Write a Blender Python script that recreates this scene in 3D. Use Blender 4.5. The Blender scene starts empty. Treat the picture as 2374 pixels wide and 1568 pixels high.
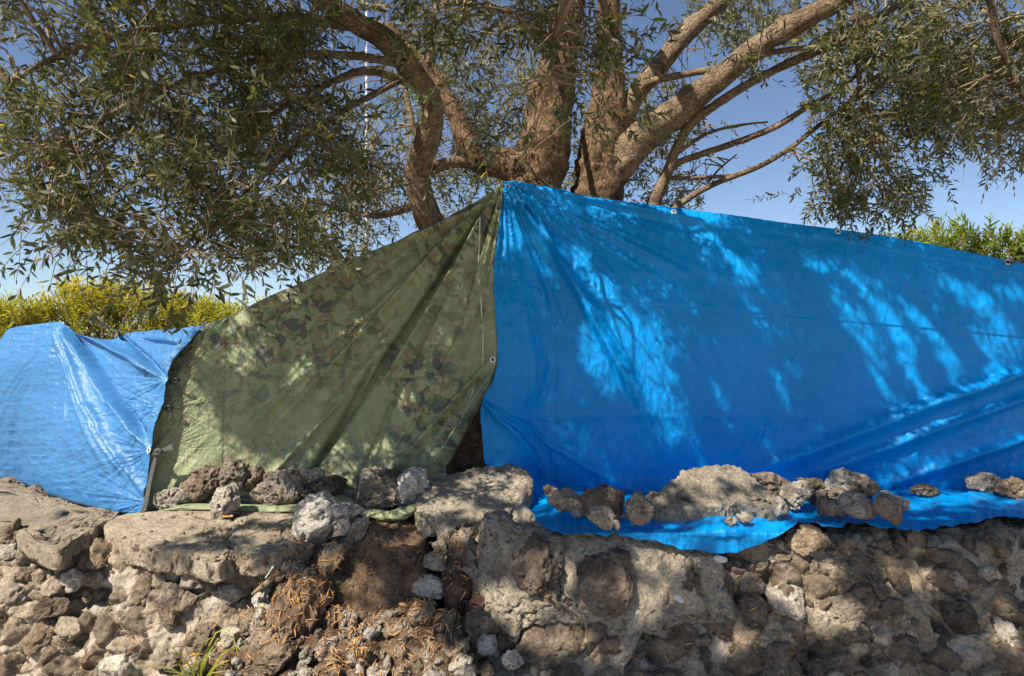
import bpy, math
import numpy as np
from mathutils import Vector, Matrix

# ------------------------------------------------------------------ camera, sky, sun, exposure
SC = bpy.context.scene
COL = SC.collection
H = 1.6                      # eye height
FP = 1583.0                  # focal length in photo units (2374 wide)
CX, CY = 1187.0, 784.0
cam_d = bpy.data.cameras.new("camera")
cam_d.lens = 24.0
cam_d.sensor_width = 36.0
cam_d.clip_start = 0.05
cam_d.clip_end = 2000.0
cam = bpy.data.objects.new("camera", cam_d)
COL.objects.link(cam)
cam.location = (0, 0, H)
cam.rotation_euler = (math.radians(90), 0, 0)
SC.camera = cam

SUN_AZ, SUN_EL = math.radians(43), math.radians(50)      # from behind the camera, to its left
SUN = np.array([-math.sin(SUN_AZ) * math.cos(SUN_EL), -math.cos(SUN_AZ) * math.cos(SUN_EL), math.sin(SUN_EL)])
world = bpy.data.worlds.new("World")
SC.world = world
world.use_nodes = True
wn = world.node_tree
sky = wn.nodes.new("ShaderNodeTexSky")
sky.sky_type = 'NISHITA'
sky.sun_disc = False
sky.sun_elevation = SUN_EL
sky.sun_rotation = math.atan2(SUN[0], SUN[1])
sky.altitude = 0
sky.air_density = 0.7
sky.dust_density = 0.3
sky.ozone_density = 1.0
bg = wn.nodes["Background"]
wn.links.new(sky.outputs[0], bg.inputs[0])
bg.inputs[1].default_value = 0.085
sun_d = bpy.data.lights.new("sun", 'SUN')
sun_d.energy = 5.0
sun_d.angle = math.radians(0.53)
sun_d.color = (1.0, 0.91, 0.77)
sun = bpy.data.objects.new("sun", sun_d)
COL.objects.link(sun)
sun.rotation_euler = Vector(SUN).to_track_quat('Z', 'Y').to_euler()
SC.view_settings.view_transform = 'Standard'
SC.view_settings.look = 'None'
SC.view_settings.gamma = 1
SC.view_settings.use_curve_mapping = False
SC.view_settings.exposure = 0.78
SC.cycles.max_bounces = 6
SC.cycles.diffuse_bounces = 3
SC.cycles.glossy_bounces = 2
SC.cycles.transmission_bounces = 4
SC.cycles.transparent_max_bounces = 4

RNG = np.random.default_rng(11)


# ------------------------------------------------------------------ helpers
def px(x, y, d):
    """a point of the place: seen at photo position x, y and lying d metres in front of the camera"""
    x = np.asarray(x, float); y = np.asarray(y, float); d = np.asarray(d, float)
    return np.stack(np.broadcast_arrays((x - CX) / FP * d, d, H + (CY - y) / FP * d), -1)


def mk(name, V, faces, mat=None, smooth=True, parent=None, link=True):
    """fast mesh from an (N,3) array and a list of (M,k) face arrays"""
    me = bpy.data.meshes.new(name)
    V = np.ascontiguousarray(V, np.float32)
    me.vertices.add(len(V)); me.vertices.foreach_set("co", V.ravel())
    if isinstance(faces, np.ndarray):
        faces = [faces]
    loops = np.concatenate([f.ravel() for f in faces]).astype(np.int32)
    tot = np.concatenate([np.full(len(f), f.shape[1], np.int32) for f in faces])
    start = np.concatenate([[0], np.cumsum(tot)[:-1]]).astype(np.int32)
    me.loops.add(len(loops)); me.loops.foreach_set("vertex_index", loops)
    me.polygons.add(len(tot)); me.polygons.foreach_set("loop_start", start)
    me.polygons.foreach_set("loop_total", tot)
    me.polygons.foreach_set("use_smooth", np.full(len(tot), smooth, bool))
    me.update(calc_edges=True)
    if mat is not None:
        me.materials.append(mat)
    if not link:
        return me
    return ob(name, me, parent)


def ob(name, me, parent=None):
    o = bpy.data.objects.new(name, me)
    COL.objects.link(o)
    if parent is not None:
        o.parent = parent
    return o


def tag(o, label=None, cat=None, group=None, kind=None):
    for k, v in (("label", label), ("category", cat), ("group", group), ("kind", kind)):
        if v:
            o[k] = v
    return o


def empty(name, loc=(0, 0, 0)):
    e = bpy.data.objects.new(name, None)
    e.empty_display_size = 0.1
    e.location = loc
    COL.objects.link(e)
    return e


def grid_faces(nu, nv, closed_u=False):
    i, j = np.meshgrid(np.arange(nu if closed_u else nu - 1), np.arange(nv - 1), indexing='ij')
    i2 = (i + 1) % nu
    return np.stack([i * nv + j, i2 * nv + j, i2 * nv + j + 1, i * nv + j + 1], -1).reshape(-1, 4)


def _hash(ix, iy, iz, seed):
    n = (ix.astype(np.uint32) * np.uint32(374761393) + iy.astype(np.uint32) * np.uint32(668265263)
         + iz.astype(np.uint32) * np.uint32(2246822519) + np.uint32((seed * 3266489917) & 0xffffffff))
    n = (n ^ (n >> np.uint32(13))) * np.uint32(1274126177)
    n = (n ^ (n >> np.uint32(15))) * np.uint32(2246822519)
    n = n ^ (n >> np.uint32(16))
    return n.astype(np.float32) * np.float32(2.0 / 4294967295.0) - 1.0


def vnoise(P, seed=0):
    P = np.asarray(P, np.float32)
    F = np.floor(P); f = P - F; I = F.astype(np.int64)
    f = f * f * f * (f * (f * 6 - 15) + 10)
    out = 0
    for dx in (0, 1):
        wx = f[:, 0] if dx else 1 - f[:, 0]
        for dy in (0, 1):
            wy = f[:, 1] if dy else 1 - f[:, 1]
            for dz in (0, 1):
                wz = f[:, 2] if dz else 1 - f[:, 2]
                out = out + wx * wy * wz * _hash(I[:, 0] + dx, I[:, 1] + dy, I[:, 2] + dz, seed)
    return out


_ROT = np.array([[0.0, 0.8, 0.6], [-0.8, 0.36, -0.48], [-0.6, -0.48, 0.64]], np.float32)


def fbm(P, octaves=4, seed=0, gain=0.5, lac=2.03, ridged=False):
    P = np.asarray(P, np.float32); a = 1.0; out = 0; tot = 0
    for k in range(octaves):
        n = vnoise(P, seed + k)
        if ridged:
            n = 1 - 2 * np.abs(n)
        out = out + a * n; tot += a
        P = (P @ _ROT) * lac + 3.7
        a *= gain
    return out / tot


def worley(P, seed=0):
    """distance to the nearest and second nearest of scattered points, and the nearest one's own number in -1..1"""
    P = np.asarray(P, np.float32)
    I = np.floor(P).astype(np.int64)
    f1 = np.full(len(P), 9.0, np.float32); f2 = f1.copy(); cid = np.zeros(len(P), np.float32)
    for dx in (-1, 0, 1):
        for dy in (-1, 0, 1):
            for dz in (-1, 0, 1):
                a, b, c = I[:, 0] + dx, I[:, 1] + dy, I[:, 2] + dz
                q = np.stack([a + 0.5 + 0.45 * _hash(a, b, c, seed), b + 0.5 + 0.45 * _hash(a, b, c, seed + 1), c + 0.5 + 0.45 * _hash(a, b, c, seed + 2)], 1)
                d = np.sqrt(((P - q) ** 2).sum(1))
                near = d < f1
                f2 = np.where(near, f1, np.minimum(f2, d))
                cid = np.where(near, _hash(a, b, c, seed + 3), cid)
                f1 = np.where(near, d, f1)
    return f1, f2, cid


def smooth(a, b, x):
    t = np.clip((np.asarray(x, float) - a) / (b - a), 0, 1)
    return t * t * (3 - 2 * t)


_ico = {}


def ico(level):
    if level in _ico:
        return _ico[level]
    t = (1 + 5 ** .5) / 2
    V = np.array([(-1, t, 0), (1, t, 0), (-1, -t, 0), (1, -t, 0), (0, -1, t), (0, 1, t), (0, -1, -t), (0, 1, -t), (t, 0, -1), (t, 0, 1), (-t, 0, -1), (-t, 0, 1)], float)
    F = np.array([(0, 11, 5), (0, 5, 1), (0, 1, 7), (0, 7, 10), (0, 10, 11), (1, 5, 9), (5, 11, 4), (11, 10, 2), (10, 7, 6), (7, 1, 8), (3, 9, 4), (3, 4, 2), (3, 2, 6), (3, 6, 8), (3, 8, 9), (4, 9, 5), (2, 4, 11), (6, 2, 10), (8, 6, 7), (9, 8, 1)])
    V /= np.linalg.norm(V, axis=1)[:, None]
    for _ in range(level):
        E = np.sort(np.concatenate([F[:, [0, 1]], F[:, [1, 2]], F[:, [2, 0]]]), axis=1)
        U, inv = np.unique(E, axis=0, return_inverse=True)
        inv = inv.reshape(-1)
        M = V[U[:, 0]] + V[U[:, 1]]
        M /= np.linalg.norm(M, axis=1)[:, None]
        n = len(F); m = inv + len(V)
        a, b, c = m[:n], m[n:2 * n], m[2 * n:]
        V = np.concatenate([V, M])
        F = np.concatenate([np.stack([F[:, 0], a, c], 1), np.stack([F[:, 1], b, a], 1), np.stack([F[:, 2], c, b], 1), np.stack([a, b, c], 1)])
    _ico[level] = (V, F)
    return V, F


# ------------------------------------------------------------------ materials
def newmat(name):
    m = bpy.data.materials.new(name)
    m.use_nodes = True
    nt = m.node_tree
    b = nt.nodes["Principled BSDF"]
    return m, nt, b


def nd(nt, typ, **kw):
    n = nt.nodes.new(typ)
    for k, v in kw.items():
        if k in ("operation", "blend_type", "data_type", "feature", "attribute_name", "noise_dimensions", "distance", "noise_type", "wave_type", "bands_direction", "interpolation"):
            setattr(n, k, v)
        else:
            n.inputs[k].default_value = v
    return n


def ramp(nt, fac, stops):
    r = nt.nodes.new("ShaderNodeValToRGB")
    e = r.color_ramp.elements
    while len(e) < len(stops):
        e.new(0.5)
    for q, (p, c) in zip(e, stops):
        q.position = p
        q.color = (*c, 1) if len(c) == 3 else c
    nt.links.new(fac, r.inputs[0])
    return r


def mixc(nt, fac, a, b, blend='MIX'):
    m = nt.nodes.new("ShaderNodeMix")
    m.data_type = 'RGBA'
    m.blend_type = blend
    for sock, v in ((m.inputs[0], fac), (m.inputs[6], a), (m.inputs[7], b)):
        if isinstance(v, (int, float)):
            sock.default_value = v
        elif isinstance(v, tuple):
            sock.default_value = (*v, 1)
        else:
            nt.links.new(v, sock)
    return m.outputs[2]


def mat_rock(name, dark, mid, light, flecks=0.0, pores=1.0, bump=1.0, lichen=0.3, pale=(0.62, 0.58, 0.51), cells=False):
    m, nt, b = newmat(name)
    L = nt.links.new
    tc = nt.nodes.new("ShaderNodeTexCoord")
    oi = nt.nodes.new("ShaderNodeObjectInfo")
    va = nd(nt, "ShaderNodeVectorMath", operation='MULTIPLY_ADD')
    L(tc.outputs["Object"], va.inputs[0]); va.inputs[1].default_value = (1, 1, 1)
    cmb = nt.nodes.new("ShaderNodeCombineXYZ")
    mul = nd(nt, "ShaderNodeMath", operation='MULTIPLY'); L(oi.outputs["Random"], mul.inputs[0]); mul.inputs[1].default_value = 37.0
    L(mul.outputs[0], cmb.inputs[0]); L(mul.outputs[0], cmb.inputs[1])
    L(cmb.outputs[0], va.inputs[2])
    P = va.outputs[0]
    n1 = nd(nt, "ShaderNodeTexNoise", Scale=9.0, Detail=5.0, Roughness=0.6); L(P, n1.inputs["Vector"])
    n2 = nd(nt, "ShaderNodeTexNoise", Scale=70.0, Detail=6.0, Roughness=0.7); L(P, n2.inputs["Vector"])
    n3 = nd(nt, "ShaderNodeTexNoise", Scale=26.0, Detail=4.0, Roughness=0.65); L(P, n3.inputs["Vector"])
    c1 = ramp(nt, n1.outputs[0], [(0.30, dark), (0.50, mid), (0.72, light)])
    c2 = ramp(nt, n2.outputs[0], [(0.28, (0.35, 0.33, 0.31)), (0.5, (0.85, 0.85, 0.85)), (0.75, (1.25, 1.22, 1.18))])
    col = mixc(nt, 1.0, c1.outputs[0], c2.outputs[0], 'MULTIPLY')
    if lichen > 0:
        lf = ramp(nt, n3.outputs[0], [(0.56, (0, 0, 0)), (0.68, (lichen,) * 3)])
        col = mixc(nt, lf.outputs[0], col, pale)
    if flecks > 0:
        vo = nd(nt, "ShaderNodeTexVoronoi", Scale=75.0); L(P, vo.inputs["Vector"])
        sep = nt.nodes.new("ShaderNodeSeparateColor"); L(vo.outputs["Color"], sep.inputs[0])
        p3 = nd(nt, "ShaderNodeMath", operation='POWER'); L(sep.outputs[0], p3.inputs[0]); p3.inputs[1].default_value = 2.2
        nm = nd(nt, "ShaderNodeMapRange"); L(n1.outputs[0], nm.inputs[0]); nm.inputs[1].default_value = 0.35; nm.inputs[2].default_value = 0.65; nm.inputs[3].default_value = 0.15; nm.inputs[4].default_value = 0.40 * flecks
        th = nd(nt, "ShaderNodeMath", operation='MULTIPLY'); L(p3.outputs[0], th.inputs[0]); L(nm.outputs[0], th.inputs[1])
        lt = nd(nt, "ShaderNodeMath", operation='LESS_THAN'); L(vo.outputs["Distance"], lt.inputs[0]); L(th.outputs[0], lt.inputs[1])
        fk = nd(nt, "ShaderNodeMath", operation='MULTIPLY'); L(lt.outputs[0], fk.inputs[0]); fk.inputs[1].default_value = 0.75
        col = mixc(nt, fk.outputs[0], col, (0.62, 0.59, 0.54))
    if cells:
        at = nd(nt, "ShaderNodeAttribute", attribute_name="cell")
        fb = ramp(nt, at.outputs["Fac"], [(0.50, (0, 0, 0)), (0.60, (0.8, 0.8, 0.8))])
        brown = ramp(nt, n3.outputs[0], [(0.3, (0.07, 0.05, 0.036)), (0.7, (0.21, 0.165, 0.125))])
        col = mixc(nt, fb.outputs[0], col, brown.outputs[0])
        fp = ramp(nt, at.outputs["Fac"], [(0.16, (0.5, 0.5, 0.5)), (0.24, (0, 0, 0))])
        col = mixc(nt, fp.outputs[0], col, (0.50, 0.455, 0.39))
    # per object tint
    hs = nt.nodes.new("ShaderNodeHueSaturation")
    mr = nd(nt, "ShaderNodeMapRange"); L(oi.outputs["Random"], mr.inputs[0]); mr.inputs[3].default_value = 0.8; mr.inputs[4].default_value = 1.2
    L(mr.outputs[0], hs.inputs["Value"]); L(col, hs.inputs["Color"])
    L(hs.outputs[0], b.inputs["Base Color"])
    b.inputs["Roughness"].default_value = 0.92
    b.inputs["Specular IOR Level"].default_value = 0.2
    # relief: grain and pores
    vp = nd(nt, "ShaderNodeTexVoronoi", Scale=95.0); L(P, vp.inputs["Vector"])
    pr = ramp(nt, vp.outputs["Distance"], [(0.0, (0, 0, 0)), (0.38, (1, 1, 1))])
    b1 = nt.nodes.new("ShaderNodeBump"); b1.inputs["Strength"].default_value = 0.55 * pores; b1.inputs["Distance"].default_value = 0.006
    L(pr.outputs[0], b1.inputs["Height"])
    b2 = nt.nodes.new("ShaderNodeBump"); b2.inputs["Strength"].default_value = min(1.0, 0.85 * bump); b2.inputs["Distance"].default_value = 0.014
    L(n2.outputs[0], b2.inputs["Height"]); L(b1.outputs[0], b2.inputs["Normal"])
    b4 = nt.nodes.new("ShaderNodeBump"); b4.inputs["Strength"].default_value = min(1.0, 0.7 * bump); b4.inputs["Distance"].default_value = 0.03
    L(n3.outputs[0], b4.inputs["Height"]); L(b2.outputs[0], b4.inputs["Normal"])
    L(b4.outputs[0], b.inputs["Normal"])
    return m


MAT = {}
MAT['brown'] = mat_rock("rock_brown", (0.095, 0.066, 0.045), (0.215, 0.165, 0.122), (0.36, 0.295, 0.23))
MAT['dark'] = mat_rock("rock_dark", (0.06, 0.046, 0.035), (0.145, 0.117, 0.09), (0.26, 0.215, 0.17), lichen=0.2)
MAT['grey'] = mat_rock("rock_grey", (0.15, 0.12, 0.092), (0.315, 0.265, 0.21), (0.45, 0.39, 0.32), lichen=0.5)
MAT['tan'] = mat_rock("rock_tan", (0.14, 0.095, 0.055), (0.29, 0.22, 0.15), (0.42, 0.34, 0.25), lichen=0.4)
MAT['pale'] = mat_rock("rock_pale", (0.25, 0.215, 0.17), (0.48, 0.43, 0.36), (0.66, 0.61, 0.53), lichen=0.7, bump=1.2)
MAT['white'] = mat_rock("rock_white", (0.42, 0.385, 0.335), (0.66, 0.62, 0.55), (0.78, 0.74, 0.68), lichen=0.5, bump=1.2)
MAT['red'] = mat_rock("rock_red", (0.07, 0.035, 0.026), (0.16, 0.085, 0.062), (0.26, 0.17, 0.13), lichen=0.15)
MAT['flat'] = mat_rock("rock_worn_brown", (0.07, 0.052, 0.040), (0.15, 0.115, 0.088), (0.25, 0.20, 0.155), lichen=0.2, bump=0.6, pores=0.6)
MAT['slab'] = mat_rock("mortar_flecked", (0.22, 0.185, 0.142), (0.36, 0.312, 0.245), (0.47, 0.415, 0.335), flecks=0.8, pores=0.25, lichen=0.25)
MAT['cap'] = mat_rock("mortar_smooth", (0.22, 0.18, 0.133), (0.31, 0.26, 0.197), (0.385, 0.33, 0.26), flecks=0.35, pores=0.2, bump=0.6, lichen=0.15)
MAT['mortar'] = mat_rock("mortar_rubble", (0.12, 0.092, 0.066), (0.26, 0.215, 0.16), (0.40, 0.345, 0.275), flecks=0.45, pores=0.6, lichen=0.35)
MAT['wallmortar'] = mat_rock("mortar_of_the_wall", (0.19, 0.145, 0.10), (0.38, 0.31, 0.225), (0.54, 0.46, 0.355), flecks=0.45, pores=0.6, lichen=0.4, cells=True)
MAT['bounce_ground'] = mat_rock("ground_pale_for_bounce", (0.42, 0.36, 0.28), (0.50, 0.43, 0.34), (0.56, 0.49, 0.40), lichen=0.0)  # ground tone lightened to send sunlight back up as fill
MAT['soil'] = mat_rock("soil_brown", (0.075, 0.046, 0.030), (0.17, 0.112, 0.072), (0.33, 0.245, 0.165), flecks=0.2, pores=0.3, lichen=0.12, pale=(0.36, 0.27, 0.19))
MAT['shell'] = newmat("shell_white")[0]
MAT['shell'].node_tree.nodes["Principled BSDF"].inputs["Base Color"].default_value = (0.58, 0.55, 0.5, 1)
MAT['shell'].node_tree.nodes["Principled BSDF"].inputs["Roughness"].default_value = 0.5


def mat_plain(name, col, rough=0.6, metal=0.0, var=0.25, scale=40, bump=0.2):
    m, nt, b = newmat(name)
    L = nt.links.new
    tc = nt.nodes.new("ShaderNodeTexCoord")
    n = nd(nt, "ShaderNodeTexNoise", Scale=scale, Detail=4.0); L(tc.outputs["Object"], n.inputs["Vector"])
    r = ramp(nt, n.outputs[0], [(0.3, tuple(c * (1 - var) for c in col)), (0.7, tuple(c * (1 + var) for c in col))])
    L(r.outputs[0], b.inputs["Base Color"])
    b.inputs["Roughness"].default_value = rough
    b.inputs["Metallic"].default_value = metal
    if bump:
        bp = nt.nodes.new("ShaderNodeBump"); bp.inputs["Strength"].default_value = bump; bp.inputs["Distance"].default_value = 0.003
        L(n.outputs[0], bp.inputs["Height"]); L(bp.outputs[0], b.inputs["Normal"])
    return m


MAT['metal'] = mat_plain("grommet_metal", (0.68, 0.66, 0.62), 0.4, 0.35, 0.15)
MAT['strap'] = mat_plain("webbing_grey", (0.075, 0.075, 0.072), 0.8, 0, 0.3, 300, 0.5)
MAT['black'] = mat_plain("black_cord", (0.02, 0.02, 0.022), 0.6, 0, 0.3)
MAT['tape'] = mat_plain("grey_tape", (0.30, 0.28, 0.25), 0.6, 0, 0.2)
MAT['thread'] = mat_plain("pale_thread", (0.58, 0.60, 0.53), 0.8, 0, 0.2)
MAT['pole'] = mat_plain("white_paint", (0.55, 0.54, 0.52), 0.6, 0, 0.35, 18)
MAT['needle'] = mat_plain("dry_needles", (0.52, 0.25, 0.075), 0.7, 0, 0.5, 60, 0)
MAT['needle2'] = mat_plain("grey_needles", (0.25, 0.19, 0.13), 0.8, 0, 0.5, 60, 0)
MAT['dryleaf'] = mat_plain("dry_leaf", (0.50, 0.28, 0.10), 0.6, 0, 0.35, 60, 0.2)
m_, nt_, b_ = newmat("rotten_wood")
tc_ = nt_.nodes.new("ShaderNodeTexCoord"); mp_ = nt_.nodes.new("ShaderNodeMapping"); mp_.inputs["Rotation"].default_value = (0, 0.36, 0); mp_.inputs["Scale"].default_value = (42, 26, 4)
nt_.links.new(tc_.outputs["Object"], mp_.inputs[0])
nz_ = nd(nt_, "ShaderNodeTexNoise", Scale=1.0, Detail=5.0, Roughness=0.65); nt_.links.new(mp_.outputs[0], nz_.inputs["Vector"])
rr_ = ramp(nt_, nz_.outputs[0], [(0.32, (0.03, 0.018, 0.011)), (0.5, (0.125, 0.076, 0.044)), (0.74, (0.32, 0.225, 0.145))])
nt_.links.new(rr_.outputs[0], b_.inputs["Base Color"]); b_.inputs["Roughness"].default_value = 0.95
bp_ = nt_.nodes.new("ShaderNodeBump"); bp_.inputs["Strength"].default_value = 1.0; bp_.inputs["Distance"].default_value = 0.012
nt_.links.new(nz_.outputs[0], bp_.inputs["Height"]); nt_.links.new(bp_.outputs[0], b_.inputs["Normal"])
MAT['wood'] = m_
MAT['grass'] = mat_plain("grass_blade", (0.24, 0.27, 0.03), 0.5, 0, 0.4, 10, 0)


def mat_tarp(name, kind):
    m, nt, b = newmat(name)
    L = nt.links.new
    uv = nt.nodes.new("ShaderNodeUVMap")
    P = uv.outputs[0]
    mp = nt.nodes.new("ShaderNodeMapping"); L(P, mp.inputs[0])
    n1 = nd(nt, "ShaderNodeTexNoise", Scale=2.2, Detail=4.0); L(P, n1.inputs["Vector"])
    n2 = nd(nt, "ShaderNodeTexNoise", Scale=28.0, Detail=5.0, Roughness=0.62); L(P, n2.inputs["Vector"])
    if kind == 'camo':
        n0 = nd(nt, "ShaderNodeTexNoise", Scale=1.3, Detail=2.0); L(P, n0.inputs["Vector"])
        wear = ramp(nt, n0.outputs[0], [(0.42, (0, 0, 0)), (0.62, (1, 1, 1))]).outputs[0]
        col = ramp(nt, n1.outputs[0], [(0.3, (0.235, 0.265, 0.145)), (0.7, (0.315, 0.345, 0.205))]).outputs[0]
        mp.inputs["Scale"].default_value = (1.0, 0.8, 1.0)
        for sc, off, lo, colr, k in ((13.0, 0.0, 0.53, (0.20, 0.13, 0.082), 0.75), (14.0, 5.0, 0.55, (0.11, 0.18, 0.088), 0.75), (13.0, 11.0, 0.545, (0.07, 0.08, 0.07), 0.85)):
            mp2 = nt.nodes.new("ShaderNodeMapping"); L(P, mp2.inputs[0]); mp2.inputs["Location"].default_value = (off, off * 1.3, off)
            nn = nd(nt, "ShaderNodeTexNoise", Scale=sc, Detail=3.5, Roughness=0.5, Distortion=0.6); L(mp2.outputs[0], nn.inputs["Vector"])
            f = ramp(nt, nn.outputs[0], [(lo, (0, 0, 0)), (lo + 0.012, (k, k, k))]).outputs[0]
            f2 = mixc(nt, 1.0, f, wear, 'MULTIPLY')
            f3 = mixc(nt, 0.85, f, f2)
            col = mixc(nt, f3, col, colr)
        b.inputs["Roughness"].default_value = 0.55
        b.inputs["Specular IOR Level"].default_value = 0.35
    else:
        base = (0.0003, 0.24, 0.64) if kind == 'blue' else (0.045, 0.175, 0.40)
        col = ramp(nt, n1.outputs[0], [(0.3, tuple(c * 0.9 for c in base)), (0.7, tuple(c * 1.1 for c in base))]).outputs[0]
        b.inputs["Roughness"].default_value = 0.36 if kind == 'blue' else 0.42
        b.inputs["Specular IOR Level"].default_value = 0.25 if kind == 'blue' else 0.42
        # dust
        d = ramp(nt, n2.outputs[0], [(0.58, (0, 0, 0)), (0.8, (0.06, 0.06, 0.06))]).outputs[0]
        col = mixc(nt, d, col, (0.45, 0.48, 0.5))
    L(col, b.inputs["Base Color"])
    # woven ribs + creases
    w1 = nd(nt, "ShaderNodeTexWave", Scale=95.0, Distortion=0.6); w1.wave_type = 'BANDS'; w1.bands_direction = 'X'; L(P, w1.inputs["Vector"])
    w2 = nd(nt, "ShaderNodeTexWave", Scale=95.0, Distortion=0.6); w2.wave_type = 'BANDS'; w2.bands_direction = 'Y'; L(P, w2.inputs["Vector"])
    ad = nd(nt, "ShaderNodeMath", operation='ADD'); L(w1.outputs["Fac"], ad.inputs[0]); L(w2.outputs["Fac"], ad.inputs[1])
    b1 = nt.nodes.new("ShaderNodeBump"); b1.inputs["Strength"].default_value = 0.25; b1.inputs["Distance"].default_value = 0.0008
    L(ad.outputs[0], b1.inputs["Height"])
    mp3 = nt.nodes.new("ShaderNodeMapping"); L(P, mp3.inputs[0]); mp3.inputs["Scale"].default_value = (1.6, 0.55, 1.0)
    n3 = nd(nt, "ShaderNodeTexNoise", Scale=26.0, Detail=3.0, Roughness=0.55, Distortion=0.8); L(mp3.outputs[0], n3.inputs["Vector"])
    b2 = nt.nodes.new("ShaderNodeBump"); b2.inputs["Strength"].default_value = 0.8; b2.inputs["Distance"].default_value = 0.009
    L(n3.outputs[0], b2.inputs["Height"]); L(b1.outputs[0], b2.inputs["Normal"])
    vo = nd(nt, "ShaderNodeTexVoronoi", Scale=9.0, feature='DISTANCE_TO_EDGE'); 
    nw = nd(nt, "ShaderNodeTexNoise", Scale=5.0, Detail=3.0); L(P, nw.inputs["Vector"])
    vm = nd(nt, "ShaderNodeVectorMath", operation='MULTIPLY_ADD'); L(nw.outputs["Color"], vm.inputs[0]); vm.inputs[1].default_value = (0.5, 0.5, 0.5); L(P, vm.inputs[2])
    L(vm.outputs[0], vo.inputs["Vector"])
    vr = ramp(nt, vo.outputs["Distance"], [(0.0, (0, 0, 0)), (0.07, (1, 1, 1))])
    b3 = nt.nodes.new("ShaderNodeBump"); b3.inputs["Strength"].default_value = 0.16; b3.inputs["Distance"].default_value = 0.004
    L(vr.outputs[0], b3.inputs["Height"]); L(b2.outputs[0], b3.inputs["Normal"])
    L(b3.outputs[0], b.inputs["Normal"])
    return m


MAT['blue'] = mat_tarp("tarp_blue", 'blue')
MAT['lightblue'] = mat_tarp("tarp_light_blue", 'light')
MAT['camo'] = mat_tarp("tarp_camouflage", 'camo')


def mat_bark(name, dark, mid, light, scale=1.0):
    m, nt, b = newmat(name)
    L = nt.links.new
    uv = nt.nodes.new("ShaderNodeUVMap")
    tc = nt.nodes.new("ShaderNodeTexCoord")
    mp = nt.nodes.new("ShaderNodeMapping"); L(uv.outputs[0], mp.inputs[0]); mp.inputs["Scale"].default_value = (1.0, 0.2, 1.0)
    vo = nd(nt, "ShaderNodeTexVoronoi", Scale=38.0 * scale, feature='DISTANCE_TO_EDGE')
    nw = nd(nt, "ShaderNodeTexNoise", Scale=14.0, Detail=3.0); L(tc.outputs["Object"], nw.inputs["Vector"])
    vm = nd(nt, "ShaderNodeVectorMath", operation='MULTIPLY_ADD'); L(nw.outputs["Color"], vm.inputs[0]); vm.inputs[1].default_value = (0.09, 0.09, 0.09); L(mp.outputs[0], vm.inputs[2])
    L(vm.outputs[0], vo.inputs["Vector"])
    n1 = nd(nt, "ShaderNodeTexNoise", Scale=10.0, Detail=6.0, Roughness=0.65); L(tc.outputs["Object"], n1.inputs["Vector"])
    n2 = nd(nt, "ShaderNodeTexNoise", Scale=60.0, Detail=4.0, Roughness=0.6); L(tc.outputs["Object"], n2.inputs["Vector"])
    c = ramp(nt, n1.outputs[0], [(0.32, dark), (0.5, mid), (0.72, light)]).outputs[0]
    crack = ramp(nt, vo.outputs["Distance"], [(0.0, (0.45, 0.4, 0.36)), (0.12, (1, 1, 1))]).outputs[0]
    c = mixc(nt, 0.8, c, crack, 'MULTIPLY')
    li = ramp(nt, n2.outputs[0], [(0.6, (0, 0, 0)), (0.72, (0.45, 0.45, 0.45))]).outputs[0]
    c = mixc(nt, li, c, (0.42, 0.40, 0.35))
    L(c, b.inputs["Base Color"])
    b.inputs["Roughness"].default_value = 0.9
    b.inputs["Specular IOR Level"].default_value = 0.2
    b1 = nt.nodes.new("ShaderNodeBump"); b1.inputs["Strength"].default_value = 0.8; b1.inputs["Distance"].default_value = 0.012
    L(crack, b1.inputs["Height"])
    b2 = nt.nodes.new("ShaderNodeBump"); b2.inputs["Strength"].default_value = 0.6; b2.inputs["Distance"].default_value = 0.01
    L(n2.outputs[0], b2.inputs["Height"]); L(b1.outputs[0], b2.inputs["Normal"])
    L(b2.outputs[0], b.inputs["Normal"])
    return m


MAT['bark'] = mat_bark("bark_rough", (0.058, 0.036, 0.021), (0.145, 0.093, 0.054), (0.26, 0.18, 0.118))
MAT['limb'] = mat_bark("bark_smooth", (0.115, 0.080, 0.051), (0.225, 0.165, 0.11), (0.34, 0.265, 0.19), 1.4)
MAT['twig'] = mat_plain("twig_bark", (0.22, 0.155, 0.10), 0.85, 0, 0.4, 8, 0)


def mat_leaf(name, top, under, yellow, trans):
    m, nt, b = newmat(name)
    L = nt.links.new
    at = nd(nt, "ShaderNodeAttribute", attribute_name="tint")
    oi = nt.nodes.new("ShaderNodeObjectInfo")
    geo = nt.nodes.new("ShaderNodeNewGeometry")
    s = nd(nt, "ShaderNodeMath", operation='ADD'); L(at.outputs["Fac"], s.inputs[0]); s.inputs[1].default_value = 0.0
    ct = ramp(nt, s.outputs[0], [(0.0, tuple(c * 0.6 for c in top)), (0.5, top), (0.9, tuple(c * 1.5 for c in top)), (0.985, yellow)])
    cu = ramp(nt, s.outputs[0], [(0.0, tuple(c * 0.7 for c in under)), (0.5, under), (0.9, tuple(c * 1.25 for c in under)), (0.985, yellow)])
    col = mixc(nt, geo.outputs["Backfacing"], ct.outputs[0], cu.outputs[0])
    L(col, b.inputs["Base Color"])
    b.inputs["Roughness"].default_value = 0.5
    b.inputs["Specular IOR Level"].default_value = 0.22
    tr = nt.nodes.new("ShaderNodeBsdfTranslucent")
    tcol = mixc(nt, 1.0, ct.outputs[0], (1.9, 1.7, 0.7), 'MULTIPLY')
    L(tcol, tr.inputs[0])
    mx = nt.nodes.new("ShaderNodeMixShader"); mx.inputs[0].default_value = trans
    L(b.outputs[0], mx.inputs[1]); L(tr.outputs[0], mx.inputs[2])
    L(mx.outputs[0], nt.nodes["Material Output"].inputs[0])
    return m


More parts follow.
